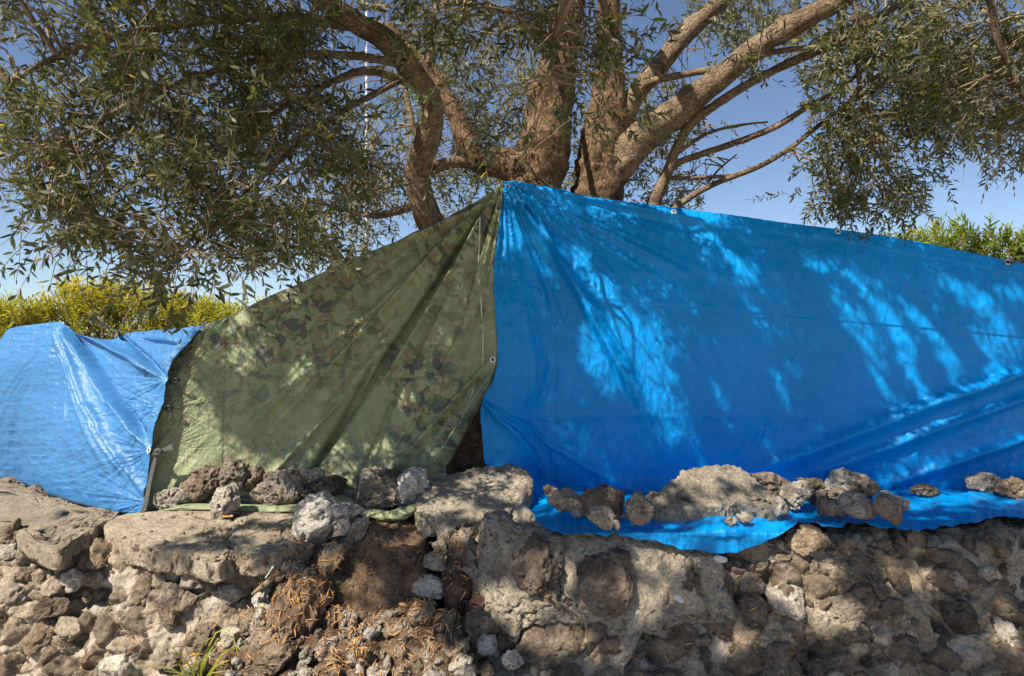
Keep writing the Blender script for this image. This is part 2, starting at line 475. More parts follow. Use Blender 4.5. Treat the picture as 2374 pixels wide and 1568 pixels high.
MAT['olive'] = mat_leaf("olive_leaf", (0.074, 0.090, 0.038), (0.225, 0.228, 0.145), (0.42, 0.30, 0.04), 0.34)
MAT['hedge'] = mat_leaf("hedge_leaf", (0.235, 0.24, 0.022), (0.25, 0.25, 0.04), (0.52, 0.43, 0.03), 0.35)
MAT['shrub'] = mat_leaf("shrub_leaf", (0.16, 0.22, 0.035), (0.18, 0.23, 0.05), (0.55, 0.42, 0.04), 0.3)

# ------------------------------------------------------------------ rocks


def radial(outline, n=720):
    """star outline -> radius by angle about the centroid"""
    o = np.asarray(outline, float)
    d = np.concatenate([o[i] + (o[(i + 1) % len(o)] - o[i]) * np.linspace(0, 1, 60, endpoint=False)[:, None] for i in range(len(o))])
    c = d.mean(0)
    q = d - c
    th = np.arctan2(q[:, 1], q[:, 0]); r = np.hypot(q[:, 0], q[:, 1])
    bins = ((th + np.pi) / (2 * np.pi) * n).astype(int) % n
    R = np.zeros(n)
    np.maximum.at(R, bins, r)
    ok = np.nonzero(R)[0]
    R = np.interp(np.arange(n), np.concatenate([ok - n, ok, ok + n]), np.tile(R[ok], 3))
    k = 5
    R = np.convolve(np.concatenate([R[-k:], R, R[:k]]), np.ones(2 * k + 1) / (2 * k + 1), 'valid')
    return c, R


def rock_shape(R, thick, level=4, seed=0, e=0.75, rough=0.07, facet=7, shear=0.0, flat=False, pit=1.0, grain=0.0):
    """R: radius by angle. The outline lies in the X-Z plane (flat=True: X-Y) with the given thickness across it."""
    S, F = ico(level)
    rng = np.random.default_rng(seed * 7 + 5)
    if flat:
        S = S[:, [0, 2, 1]]
    n = len(R)
    th = np.arctan2(S[:, 2], S[:, 0])
    u = (th + np.pi) / (2 * np.pi) * n - 0.5
    i0 = np.floor(u).astype(int); fr = u - i0
    r = R[i0 % n] * (1 - fr) + R[(i0 + 1) % n] * fr
    c = np.sqrt(np.clip(1 - S[:, 1] ** 2, 0, 1))
    rad = r * c ** e
    P = np.stack([rad * np.cos(th), np.sign(S[:, 1]) * np.abs(S[:, 1]) ** e * thick / 2, rad * np.sin(th)], 1)
    size = float(R.mean())
    for _ in range(facet):
        nrm = rng.normal(size=3)
        nrm[1] = -abs(nrm[1]) - 0.5 if (rng.random() < 0.75 or facet < 5) else nrm[1]
        nrm /= np.linalg.norm(nrm)
        h = P @ nrm
        lim = h.max() * rng.uniform(0.62, 0.92)
        over = np.clip(h - lim, 0, None)
        P = P - nrm * (over * 0.85)[:, None]
    N = P / np.maximum(np.linalg.norm(P * np.array([1, size * 2 / max(thick, .01), 1]), axis=1), 1e-6)[:, None]
    N = P * np.array([1, (size * 2 / max(thick, .01)) ** 1.0, 1]); N /= np.maximum(np.linalg.norm(N, axis=1), 1e-6)[:, None]
    off = rng.uniform(-50, 50, 3)
    d = rough * size * (fbm(P / size * 1.7 + off, 3, seed) + 0.55 * fbm(P / size * 5 + off, 3, seed + 3))
    d = d + 0.35 * rough * size * fbm(P / size * 3.2 + off * 1.3, 3, seed + 5, ridged=True)
    k = fbm(P * 34 + off, 3, seed + 9, ridged=True)
    d = d + 0.0065 * pit * k - 0.020 * pit * np.clip(fbm(P * 36 + off * 2, 2, seed + 17) - 0.18, 0, None) * 2
    if grain:
        q = P @ np.array([[0.93, 0, 0.35], [0, 1, 0], [-0.35, 0, 0.93]]).T
        d = d + grain * (fbm(q * np.array([34, 26, 4]) + off, 3, seed + 21, ridged=True) + 0.8 * fbm(q * np.array([16, 12, 2.5]) + off, 2, seed + 25, ridged=True))
    if e < 0.3:
        d = d * (1 + 0.9 * smooth(0.80, 0.97, c))     # broken edges
    P = P + N * d[:, None]
    P[:, 1] += shear * P[:, 2]
    if flat:
        P = P[:, [0, 2, 1]]
        F = F[:, ::1]
    return P, F


C1 = lambda x, y: (x * 0.3534, 1014.3 + y * 0.3534)
C2 = lambda x, y: (579.6 + x * 0.3534, 1014.3 + y * 0.3534)
C3 = lambda x, y: (1130.2 + x * 0.3534, 1014.3 + y * 0.3534)
C4 = lambda x, y: (1736.5 + x * 0.3534, 1014.3 + y * 0.3534)
PX = lambda x, y: (x, y)

ZT = 0.65                                # height of the wall top
YT = 3.36                                # front top edge of the wall
BAT = 0.45                               # batter of the face


def face_d(x, y):
    v = (np.asarray(y, float) - CY) / FP
    return (YT - BAT * (ZT - H)) / (1 + BAT * v)


def rest_d(y):
    return (H - ZT) * FP / (np.asarray(y, float) - CY)


ROCK_SEED = [100]


def rock_from(crop, outline, d, mat, thick=0.8, level=4, shear=0.12, name="stone", parent=None, **kw):
    """a stone whose outline seen from the front is given at d metres; its depth is thick x its mean width"""
    ROCK_SEED[0] += 1
    o = np.array([crop(*p) for p in outline], float)
    W = np.stack([(o[:, 0] - CX) / FP * d, H + (CY - o[:, 1]) / FP * d], 1)
    c, R = radial(W)
    P, F = rock_shape(R * 1.02, 2 * R.mean() * thick, level, ROCK_SEED[0], shear=shear, **kw)
    r = mk(name, P, F, MAT[mat], parent=parent)
    r.location = (c[0], d, c[1])
    return r


# ------------------------------------------------------------------ ground
gx = np.linspace(-300, 300, 61); gy = np.linspace(-300, 300, 61)
GX, GY = np.meshgrid(gx, gy, indexing='ij')
gr = mk("ground", np.stack([GX.ravel(), GY.ravel(), np.zeros(GX.size)], 1), grid_faces(61, 61), MAT['bounce_ground'])  # out of view; its paleness is there for the bounced light
tag(gr, "pale sandy ground round the rubble wall", kind='structure')

# ------------------------------------------------------------------ the rubble wall
wall = empty("rubble_wall", (0, 3.4, 0))
tag(wall, "low wall of brown lava stones set in grey crumbling mortar", "wall")


def notch(x):
    return smooth(-1.05, -0.8, x) * (1 - smooth(-0.42, -0.25, x))


def build_mortar():
    nx, ns = 1150, 230
    X = np.linspace(-4.6, 4.6, nx)
    prof = np.array([(5.2, ZT - 0.05), (3.9, ZT - 0.06), (YT + 0.10, ZT - 0.065), (YT + 0.03, ZT - 0.085), (YT, ZT - 0.13), (YT - BAT * 0.4, ZT - 0.45), (YT - BAT * 0.75, -0.10)])
    seg = np.concatenate([[0], np.cumsum(np.hypot(*np.diff(prof, axis=0).T))])
    # sample densely on the visible front, coarsely behind
    s = np.concatenate([np.linspace(seg[0], seg[1], 40, endpoint=False), np.linspace(seg[1], seg[-1], ns - 40)])
    Y = np.interp(s, seg, prof[:, 0]); Z = np.interp(s, seg, prof[:, 1])
    XX, YY = np.meshgrid(X, Y, indexing='ij'); _, ZZ = np.meshgrid(X, Z, indexing='ij')
    YY = YY + 0.05 * np.sin(XX * 1.3 + 0.6) * 0.6
    n = notch(XX) * smooth(ZT + 0.02, ZT - 0.12, ZZ)
    YY = YY + 0.30 * n - 0.014 * (1 - n)
    P = np.stack([XX, YY, ZZ], -1)
    du = np.gradient(P, axis=0); dv = np.gradient(P, axis=1)
    N = np.cross(du, dv); N /= np.linalg.norm(N, axis=-1, keepdims=True)
    N *= -np.sign((N * np.array([0, -0.5, 1.0])).sum(-1, keepdims=True)) * -1
    p = P.reshape(-1, 3)
    front = smooth(4.2, 3.5, p[:, 1])
    d = 0.040 * fbm(p * 3.2, 3, 21) + 0.030 * fbm(p * 8.5, 3, 25, ridged=True) + 0.010 * fbm(p * 26, 3, 29) + 0.005 * fbm(p * 60, 2, 31)
    holes = np.clip(fbm(p * np.array([6.5, 6.5, 8.0]) + 9, 2, 41) - 0.32, 0, None)
    d = d - 0.28 * holes
    wq = p + 0.035 * np.stack([fbm(p * 7 + 5, 2, 43), fbm(p * 7 + 15, 2, 45), fbm(p * 7 + 25, 2, 47)], 1)
    f1, f2, cid = worley(wq / np.array([0.125, 0.125, 0.095]), 51)
    g1, g2, cid2 = worley(wq / 0.055 + 7, 57)
    plate = np.minimum(f2 - f1, 0.30) / 0.30 * smooth(-0.35, -0.1, cid)
    d = d + (0.020 + 0.026 * cid) * plate - 0.022 * (1 - smooth(0, 0.07, f2 - f1)) * smooth(-0.5, -0.1, cid)
    d = d + 0.010 * np.minimum(g2 - g1, 0.3) / 0.3 * (0.5 + cid2)
    tone = np.where(f2 - f1 > 0.06, 0.5 + 0.5 * cid, 0.35)
    tone = tone + (0.10 * smooth(0.0, 0.8, p[:, 0]) - 0.05) * 1.6 + 0.06 * fbm(p * 20, 2, 63)
    d = d * (0.15 + 0.85 * front)
    p = p + N.reshape(-1, 3) * d[:, None]
    o = mk("mortar", p, grid_faces(nx, ns)[:, ::-1], MAT['wallmortar'], parent=wall)
    at = o.data.attributes.new("cell", 'FLOAT', 'POINT')
    at.data.foreach_set("value", tone.astype(np.float32))
    return o


mo = build_mortar()
mo.location = -Vector(wall.location)
OFFW = np.array(wall.location)


def to_wall(o):
    o.parent = wall
    o.location = Vector(o.location) - wall.location
    return o


# big mortar blocks left standing in the middle
M1 = [(-70, 760), (-60, 650), (0, 560), (80, 540), (150, 570), (180, 615), (300, 620), (440, 650), (492, 690), (490, 790), (440, 890), (436, 1010), (480, 1070), (600, 1130), (580, 1150), (430, 1140), (220, 1160), (190, 1240), (130, 1220), (60, 1190), (20, 1140), (-20, 1110), (-30, 1040), (-110, 960), (-100, 880)]
M2 = [(505, 650), (640, 640), (920, 650), (1150, 690), (1290, 740), (1400, 760), (1500, 780), (1560, 830), (1600, 900), (1560, 960), (1610, 1100), (1590, 1160), (1440, 1150), (1340, 1165), (1250, 1150), (1200, 1200), (1120, 1240), (1000, 1200), (900, 1220), (900, 1340), (860, 1400), (700, 1380), (660, 1270), (640, 1190), (610, 1110), (560, 1060), (470, 960), (500, 780)]
for o_, dd in ((M1, 3.30), (M2, 3.31)):
    to_wall(rock_from(C3, o_, dd, 'slab', thick=0.34, level=6, shear=0.42, e=0.42, rough=0.055, facet=1, name="mortar_block", pit=1.6))
# grey lower slab lying on the wall top behind the middle block
to_wall(rock_from(C3, [(90, 470), (170, 450), (250, 470), (340, 560), (470, 625), (460, 650), (300, 625), (190, 620), (120, 560)], 3.56, 'slab', thick=0.5, level=4, shear=0.9, name="mortar_block"))

# stones the mortar still holds (outline, how proud, material)
held = [
    (C3, [(140, 920), (180, 840), (170, 760), (230, 690), (340, 670), (410, 710), (400, 780), (470, 810), (470, 880), (420, 940), (420, 1010), (330, 1030), (250, 1000), (180, 970)], 3.17, 'flat'),
    (C3, [(600, 830), (640, 800), (740, 800), (850, 770), (960, 800), (1015, 880), (960, 960), (920, 1080), (830, 1120), (700, 1100), (630, 1060), (600, 950)], 3.15, 'flat'),
    (C3, [(450, 940), (560, 940), (600, 980), (620, 1100), (560, 1130), (470, 1060)], 3.20, 'dark'),
    (C3, [(100, 1270), (220, 1170), (400, 1150), (540, 1150), (640, 1220), (655, 1330), (600, 1410), (450, 1430), (330, 1465), (210, 1440), (110, 1380)], 3.14, 'brown'),
    (C3, [(1250, 870), (1290, 790), (1340, 800), (1370, 900), (1400, 1030), (1330, 1000), (1250, 940)], 3.19, 'dark'),
    (C3, [(930, 1230), (1080, 1210), (1150, 1320), (1120, 1400), (1000, 1340), (920, 1300)], 3.16, 'dark'),
    (C3, [(1110, 1230), (1240, 1130), (1370, 1200), (1380, 1290), (1330, 1360), (1200, 1470), (1150, 1370)], 3.13, 'brown'),
    (C3, [(1250, 1500), (1290, 1390), (1420, 1340), (1500, 1380), (1490, 1560), (1280, 1570)], 3.10, 'dark'),
    (C3, [(800, 1480), (880, 1390), (990, 1400), (1050, 1470), (1190, 1510), (1230, 1580), (850, 1580)], 3.10, 'grey'),
    (C3, [(230, 1500), (400, 1480), (560, 1500), (700, 1540), (700, 1600), (240, 1600)], 3.08, 'brown'),
    (C3, [(1410, 850), (1500, 830), (1590, 900), (1600, 1040), (1520, 1020), (1430, 930)], 3.24, 'dark'),
    (C3, [(1640, 880), (1740, 900), (1810, 940), (1790, 1040), (1700, 1040), (1630, 980)], 3.23, 'brown'),
    (C3, [(1640, 1060), (1760, 1070), (1810, 1160), (1760, 1250), (1690, 1200)], 3.19, 'dark'),
    (C4, [(245, 640), (330, 590), (440, 595), (545, 640), (540, 690), (440, 700), (350, 755), (260, 740)], 3.28, 'tan'),
    (C4, [(0, 1030), (60, 1040), (130, 1120), (100, 1200), (40, 1250), (-60, 1200), (-70, 1100)], 3.14, 'dark'),
    (C4, [(90, 1000), (200, 1010), (300, 980), (390, 1040), (380, 1130), (280, 1160), (160, 1130)], 3.17, 'pale'),
    (C4, [(820, 905), (880, 950), (950, 1030), (840, 1045), (790, 960)], 3.18, 'dark'),
    (C4, [(920, 870), (1030, 860), (1040, 960), (980, 1030), (920, 950)], 3.19, 'brown'),
    (C4, [(1190, 770), (1350, 750), (1490, 810), (1460, 880), (1300, 850), (1200, 830)], 3.22, 'dark'),
    (C4, [(1260, 860), (1340, 870), (1430, 880), (1420, 990), (1340, 970), (1270, 920)], 3.20, 'pale'),
    (C4, [(1590, 1040), (1680, 1020), (1740, 1060), (1700, 1180), (1600, 1150)], 3.14, 'brown'),
    (C4, [(1290, 1100), (1430, 1090), (1520, 1190), (1480, 1300), (1380, 1310), (1300, 1220)], 3.12, 'dark'),
    (C4, [(1200, 1260), (1310, 1270), (1330, 1380), (1220, 1450), (1140, 1350)], 3.10, 'dark'),
    (C4, [(1620, 1190), (1760, 1200), (1740, 1300), (1650, 1420), (1610, 1300)], 3.10, 'pale'),
    (C4, [(840, 1060), (940, 1050), (960, 1150), (900, 1240), (840, 1180)], 3.15, 'tan'),
    (C4, [(510, 1080), (640, 1050), (760, 1080), (740, 1190), (560, 1200)], 3.15, 'grey'),
    (C4, [(880, 1250), (1040, 1230), (1110, 1370), (1020, 1460), (900, 1420)], 3.10, 'dark'),
    (C4, [(520, 1260), (640, 1210), (800, 1230), (780, 1330), (600, 1370)], 3.11, 'dark'),
    (C4, [(1200, 1460), (1330, 1420), (1450, 1450), (1440, 1580), (1220, 1580)], 3.08, 'brown'),
    (C4, [(340, 1480), (480, 1440), (640, 1480), (650, 1580), (340, 1580)], 3.08, 'dark'),
    # left part of the wall
    (C1, [(880, 960), (960, 880), (1030, 930), (1030, 1040), (960, 1090), (890, 1080)], 3.16, 'brown'),
    (C1, [(1020, 1010), (1110, 960), (1180, 990), (1290, 1040), (1280, 1090), (1200, 1130), (1200, 1210), (1130, 1220), (1070, 1120)], 3.11, 'brown'),
    (C1, [(990, 830), (1070, 790), (1150, 800), (1150, 900), (1120, 950), (1050, 970), (990, 920)], 3.20, 'cap'),
    (C1, [(1190, 780), (1290, 770), (1370, 830), (1420, 900), (1390, 960), (1280, 1005), (1210, 960), (1220, 870)], 3.17, 'grey'),
    (C1, [(1470, 830), (1580, 810), (1660, 850), (1710, 930), (1620, 990), (1500, 930)], 3.18, 'brown'),
    (C1, [(1430, 980), (1560, 960), (1620, 990), (1610, 1050), (1520, 1090), (1430, 1060)], 3.13, 'pale'),
    (C1, [(120, 690), (180, 670), (230, 740), (220, 820), (140, 830), (115, 760)], 3.24, 'grey'),
    (C1, [(40, 570), (100, 540), (120, 620), (110, 690), (40, 690), (10, 640)], 3.28, 'brown'),
    (C1, [(0, 700), (80, 710), (110, 790), (60, 810), (0, 800)], 3.24, 'pale'),
    (C1, [(370, 760), (470, 750), (480, 830), (400, 900), (360, 840)], 3.21, 'tan'),
    (C1, [(400, 900), (480, 870), (560, 910), (530, 990), (440, 1000)], 3.17, 'pale'),
    (C1, [(290, 950), (370, 900), (410, 960), (430, 1030), (350, 1060), (290, 1020)], 3.16, 'brown'),
    (C1, [(220, 1110), (300, 1060), (440, 1080), (430, 1150), (300, 1170), (230, 1140)], 3.11, 'brown'),
    (C1, [(200, 1270), (280, 1180), (350, 1250), (340, 1350), (250, 1400), (190, 1350)], 3.08, 'tan'),
    (C1, [(580, 790), (660, 770), (700, 830), (640, 860), (580, 840)], 3.20, 'brown'),
    (C1, [(850, 1120), (950, 1100), (960, 1170), (900, 1230), (840, 1190)], 3.12, 'pale'),
    (C1, [(820, 1290), (950, 1260), (980, 1350), (900, 1410), (820, 1390)], 3.08, 'brown'),
    (C1, [(1230, 1260), (1400, 1230), (1450, 1310), (1350, 1390), (1240, 1360)], 3.05, 'brown'),
    (C1, [(20, 1010), (110, 990), (170, 1080), (90, 1140), (20, 1110)], 3.14, 'grey'),
    (C1, [(640, 1290), (700, 1250), (760, 1300), (700, 1340)], 3.08, 'white'),
    (C1, [(1030, 1370), (1180, 1360), (1210, 1470), (1060, 1500), (1000, 1440)], 3.03, 'cap'),
    (C1, [(380, 1180), (520, 1200), (560, 1290), (450, 1330), (370, 1270)], 3.09, 'cap'),
    (C2, [(0, 770), (130, 750), (230, 800), (260, 880), (200, 950), (80, 960), (0, 900)], 3.20, 'brown'),
    (C2, [(210, 720), (300, 700), (410, 720), (400, 820), (300, 830), (220, 790)], 3.20, 'brown'),
    (C2, [(440, 810), (470, 720), (600, 700), (605, 800), (560, 880), (490, 890)], 3.17, 'tan'),
    (C2, [(185, 860), (220, 820), (300, 830), (390, 870), (380, 920), (310, 950), (220, 900)], 3.10, 'grey'),
    (C2, [(1260, 900), (1330, 830), (1400, 860), (1450, 960), (1440, 1080), (1400, 1160), (1310, 1110), (1280, 1000)], 3.16, 'red'),
    (C2, [(1440, 1090), (1470, 1030), (1530, 1040), (1540, 1120), (1460, 1130)], 3.13, 'red'),
    (C2, [(1300, 680), (1380, 620), (1470, 620), (1420, 740), (1400, 830), (1320, 770)], 3.26, 'brown'),
    (C2, [(1600, 1200), (1660, 1240), (1650, 1360), (1620, 1400), (1590, 1290)], 3.12, 'dark'),
]
TAKEN = []
for crop, o_, dd, mt in held:
    dd += 0.03
    lv = 5 if (max(p[0] for p in o_) - min(p[0] for p in o_)) > 230 else 4
    r = rock_from(crop, o_, dd + 0.05, mt, thick=0.75, level=lv, shear=0.40, e=0.6, rough=0.11, facet=10, name="stone", pit=1.0)
    TAKEN.append((r.location.x, r.location.z, max(r.dimensions.x, r.dimensions.z) * 0.5))
    to_wall(r)
for o_, dd in ((M1, 0), (M2, 0)):
    q = np.array([C3(*p) for p in o_])
    c = q.mean(0)
TAKEN += [(0.14, 0.52, 0.30), (0.60, 0.45, 0.34), (0.85, 0.45, 0.2)]

# the small ones between them: shared meshes, turned and scaled
PROTO = []
for k in range(14):
    rng = np.random.default_rng(900 + k)
    a = np.linspace(0, 2 * np.pi, 720, endpoint=False)
    R = 1 + 0.16 * np.sin(2 * a + rng.uniform(0, 6)) + 0.10 * np.sin(3 * a + rng.uniform(0, 6)) + 0.06 * np.sin(5 * a + rng.uniform(0, 6))
    P, F = rock_shape(R * 0.06, 0.06 * rng.uniform(1.2, 1.7), 4 if k < 9 else 3, 500 + k, e=0.62, rough=0.15, facet=13, pit=0.9)
    PROTO.append((P, F))
KINDS = ['brown', 'dark', 'grey', 'pale', 'tan', 'mortar']
PM = {}


def proto_mesh(k, mt):
    if (k, mt) not in PM:
        PM[(k, mt)] = mk("rock_form", *PROTO[k], MAT[mt], link=False)
    return PM[(k, mt)]


placed = list(TAKEN)
rng = np.random.default_rng(77)
count = 0
for it in range(6000):
    if count >= 225:
        break
    x = rng.uniform(-2.75, 2.75); z = rng.uniform(-0.02, 0.59)
    r = rng.choice([0.028, 0.04, 0.052, 0.068, 0.085], p=[.18, .25, .27, .18, .12])
    if notch(x) > 0.3:
        continue
    if x > -0.3 and x < 0.95 and z > 0.33:
        continue
    if any((x - a) ** 2 + (z - b) ** 2 < (0.82 * (r + c)) ** 2 for a, b, c in placed):
        continue
    placed.append((x, z, r)); count += 1
    right = x > 0.3
    mt = rng.choice(KINDS, p=[.24, .30, .16, .10, .08, .12] if right else [.26, .08, .16, .16, .14, .20])
    s = ob("stone", proto_mesh(int(rng.integers(0, 9)), str(mt)), wall)
    y = YT - BAT * (ZT - 0.12 - z) + 0.02 + 0.03 * math.sin(x * 1.3 + 0.6) + r * rng.uniform(-0.5, 0.2) - 0.012
    s.location = Vector((x, y, z)) - wall.location
    s.rotation_euler = rng.uniform(-3.1, 3.1, 3)
    q = r / 0.06
    s.scale = (q * rng.uniform(.9, 1.25), q * rng.uniform(.8, 1.1), q * rng.uniform(.8, 1.1))


# smooth mortar caps on the left, lying on the wall top
def flat_slab(outline, z0, slope, thick, y0=3.6, level=6, mat='cap', rough=0.022, name="cap_slab"):
    o = np.array(outline, float)
    v = (o[:, 1] - CY) / FP                 # plane z = z0 + slope*(d-y0)
    d = (H - z0 + slope * y0) / (v + slope)
    W = np.stack([(o[:, 0] - CX) / FP * d, d], 1)
    c, R = radial(W)
    ROCK_SEED[0] += 1
    P, F = rock_shape(R, thick, level, ROCK_SEED[0], e=0.20, rough=rough, facet=0, flat=True, pit=0.9)
    P[:, 2] += slope * P[:, 1] - thick / 2
    o_ = mk(name, P, F[:, ::-1], MAT[mat])
    o_.location = (c[0], c[1], z0 + slope * (c[1] - y0))
    return o_


def cap(*a, **k):
    return to_wall(flat_slab(*a, **k))


cap([(-420, 1085), (-100, 1100), (0, 1112), (60, 1130), (110, 1150), (170, 1168), (275, 1184), (262, 1200), (228, 1212), (215, 1228), (165, 1242), (155, 1268), (120, 1284), (98, 1262), (62, 1246), (30, 1226), (-60, 1240), (-420, 1250)], 0.665, 0.05, 0.10)
cap([(238, 1200), (300, 1186), (420, 1180), (520, 1180), (542, 1200), (532, 1245), (540, 1282), (500, 1296), (440, 1278), (360, 1270), (290, 1252), (245, 1232)], 0.655, 0.10, 0.12, 3.55)
cap([(546, 1200), (560, 1184), (680, 1188), (692, 1215), (683, 1258), (640, 1276), (575, 1292), (540, 1270), (536, 1245)], 0.655, 0.10, 0.10, 3.55, level=5)


def shell(x, y, d, l, w, ang):
    P, F = ico(3)
    P = P * np.array([l / 2, 0.006, w / 2]) * (1 + 0.22 * fbm(P * 1.6 + x, 2, 7))[:, None]
    c, s = math.cos(ang), math.sin(ang)
    P = np.stack([P[:, 0] * c - P[:, 2] * s, P[:, 1], P[:, 0] * s + P[:, 2] * c], 1)
    P[:, 1] += 0.5 * P[:, 2]
    o = mk("shell", P, F, MAT['shell'])
    o.location = px(x, y, d)
    to_wall(o)


shell(1670, 1297, 3.16, 0.062, 0.028, -0.15)
shell(1574, 1388, 3.10, 0.048, 0.026, -0.5)

# ------------------------------------------------------------------ soil bank in the gap of the wall


def build_soil():
    nx, ny = 330, 260
    X = np.linspace(-1.9, 0.35, nx); Y = np.linspace(3.85, 1.9, ny)
    XX, YY = np.meshgrid(X, Y, indexing='ij')
    zt = np.interp(-YY, -np.array([3.85, 3.66, 3.5, 3.36, 3.2, 3.05, 2.85, 2.4, 1.9]), [0.62, 0.615, 0.60, 0.53, 0.36, 0.27, 0.19, 0.06, -0.03])
    wide = np.interp(-YY, -np.array([3.85, 3.4, 3.2, 3.0, 2.6, 1.9]), [0.20, 0.24, 0.30, 0.62, 0.95, 1.2])
    xc = np.interp(-YY, -np.array([3.85, 3.3, 3.0, 2.5]), [-0.62, -0.64, -0.72, -0.75])
    f = 1 - smooth(0.75, 1.5, np.abs(XX - xc) / wide)
    ZZ = zt * f - 0.25 * (1 - f)
    p = np.stack([XX.ravel(), YY.ravel(), ZZ.ravel()], 1)
    p[:, 2] += 0.075 * fbm(p * 5.5, 3, 61) + 0.05 * (0.6 - worley(p * 9 + 3, 71)[0]) + 0.022 * fbm(p * 16, 3, 66, ridged=True) + 0.006 * fbm(p * 55, 2, 70)
    return mk("soil_bank", p, grid_faces(nx, ny), MAT['soil'])


soil = tag(build_soil(), "brown earth bank in the gap of the wall", kind='structure')

# ------------------------------------------------------------------ tarpaulins


def curve(pts, n):
    p = np.array(pts, float)
    s = np.concatenate([[0], np.cumsum(np.linalg.norm(np.diff(p[:, :2], axis=0), axis=1))])
    t = np.linspace(0, s[-1], n)
    # Catmull-Rom like smoothing through a monotone cubic-free route: linear then light smoothing
    q = np.stack([np.interp(t, s, p[:, k]) for k in range(p.shape[1])], 1)
    k = max(1, n // 60)
    ker = np.ones(2 * k + 1) / (2 * k + 1)
    e = np.concatenate([q[:1] * 2 - q[k:0:-1], q, q[-1:] * 2 - q[-2:-k - 2:-1]])
    return np.stack([np.convolve(e[:, j], ker, 'valid') for j in range(q.shape[1])], 1)


def coons(top, bot, left, right, nu, nv):
    T, B, Lf, Rt = curve(top, nu), curve(bot, nu), curve(left, nv), curve(right, nv)
    Lf[0], Lf[-1], Rt[0], Rt[-1] = T[0], B[0], T[-1], B[-1]
    u = np.linspace(0, 1, nu)[:, None, None]; v = np.linspace(0, 1, nv)[None, :, None]
    return (1 - v) * T[:, None] + v * B[:, None] + (1 - u) * Lf[None] + u * Rt[None] \
        - ((1 - u) * (1 - v) * T[0] + u * (1 - v) * T[-1] + (1 - u) * v * B[0] + u * v * B[-1])


def n1(t, seed):
    t = np.asarray(t, float)
    return vnoise(np.stack([t.ravel(), np.full(t.size, 0.37), np.full(t.size, 0.71)], 1), seed).reshape(t.shape)


def pleats(X, Y, cx, cy, a0, a1, freq, L, amp, seed, r0=25):
    """folds that run out from a point where the cloth is tied"""
    dx, dy = X - cx, Y - cy
    r = np.hypot(dx, dy); th = np.degrees(np.arctan2(dy, dx))
    m = smooth(a0 - 10, a0 + 8, th) * (1 - smooth(a1 - 8, a1 + 10, th))
    g = 1 - 2 * np.abs(n1(th * freq / 10 + 3 * seed, seed)) ** 0.8
    g = g + 0.25 * n1(th * freq / 4 + 7 * seed, seed + 1)
    return amp * m * g * np.minimum(r / r0, 1) ** 1.0 * np.exp(-r / L)


def fold(X, Y, p0, p1, w0, w1, amp, sharp=0.0):
    """one long fold between two points"""
    p0, p1 = np.array(p0, float), np.array(p1, float)
    t = p1 - p0; l = np.linalg.norm(t); t /= l
    s = ((X - p0[0]) * t[0] + (Y - p0[1]) * t[1]) / l
    c = -(X - p0[0]) * t[1] + (Y - p0[1]) * t[0]
    w = w0 + (w1 - w0) * np.clip(s, 0, 1)
    e = smooth(-0.08, 0.12, s) * (1 - smooth(0.8, 1.1, s))
    g = np.exp(-(c / w) ** 2)
    if sharp:
        g = g * (1 - sharp * np.tanh(c / (w * 0.35)))
    return amp * e * g


def tarp_object(name, G, mat, disp, uvscale=1 / 390.0, extra=None):
    """G: (nu, nv, 3) of photo x, photo y and depth"""
    nu, nv = G.shape[:2]
    D = G[..., 2] - disp
    P = px(G[..., 0], G[..., 1], G[..., 2])
    # move along the cloth's own normal
    du = np.gradient(P, axis=0); dv = np.gradient(P, axis=1)
    N = np.cross(dv, du); N /= np.maximum(np.linalg.norm(N, axis=-1, keepdims=True), 1e-9)
    N *= np.where((N * np.array([0, -1.0, 0.6])).sum(-1, keepdims=True) < 0, -1, 1)
    P = P + N * disp[..., None]
    if extra is not None:
        P = extra(P)
    o = mk(name, P.reshape(-1, 3), grid_faces(nu, nv)[:, ::-1], MAT[mat])
    # flip so that the front looks at the viewer
    uvl = o.data.uv_layers.new(name="UVMap")
    U = np.stack([G[..., 0].ravel() * uvscale, -G[..., 1].ravel() * uvscale], 1)
    vi = np.empty(len(o.data.loops), np.int32); o.data.loops.foreach_get("vertex_index", vi)
    uvl.data.foreach_set("uv", U[vi].astype(np.float32).ravel())
    sol = o.modifiers.new("thickness", 'SOLIDIFY'); sol.thickness = 0.0012; sol.offset = 1
    return o, P


def surf_at(P, G, x, y):
    """world point and normal of a cloth at photo position x, y"""
    d = (G[..., 0] - x) ** 2 + (G[..., 1] - y) ** 2
    i, j = np.unravel_index(np.argmin(d), d.shape)
    i0, i1, j0, j1 = max(i - 2, 0), min(i + 2, P.shape[0] - 1), max(j - 2, 0), min(j + 2, P.shape[1] - 1)
    n = np.cross(P[i1, j] - P[i0, j], P[i, j1] - P[i, j0])
    n /= np.linalg.norm(n)
    if n[1] > 0:
        n = -n
    return P[i, j], n


def torus(R, r, n=20, m=8):
    a = np.linspace(0, 2 * np.pi, n, endpoint=False)[:, None]; b = np.linspace(0, 2 * np.pi, m, endpoint=False)[None]
    V = np.stack(np.broadcast_arrays((R + r * np.cos(b)) * np.cos(a), (R + r * np.cos(b)) * np.sin(a), r * 0.6 * np.sin(b) + 0 * a), -1).reshape(-1, 3)
    i, j = np.meshgrid(np.arange(n), np.arange(m), indexing='ij')
    F = np.stack([i * m + j, ((i + 1) % n) * m + j, ((i + 1) % n) * m + (j + 1) % m, i * m + (j + 1) % m], -1).reshape(-1, 4)
    return V, F


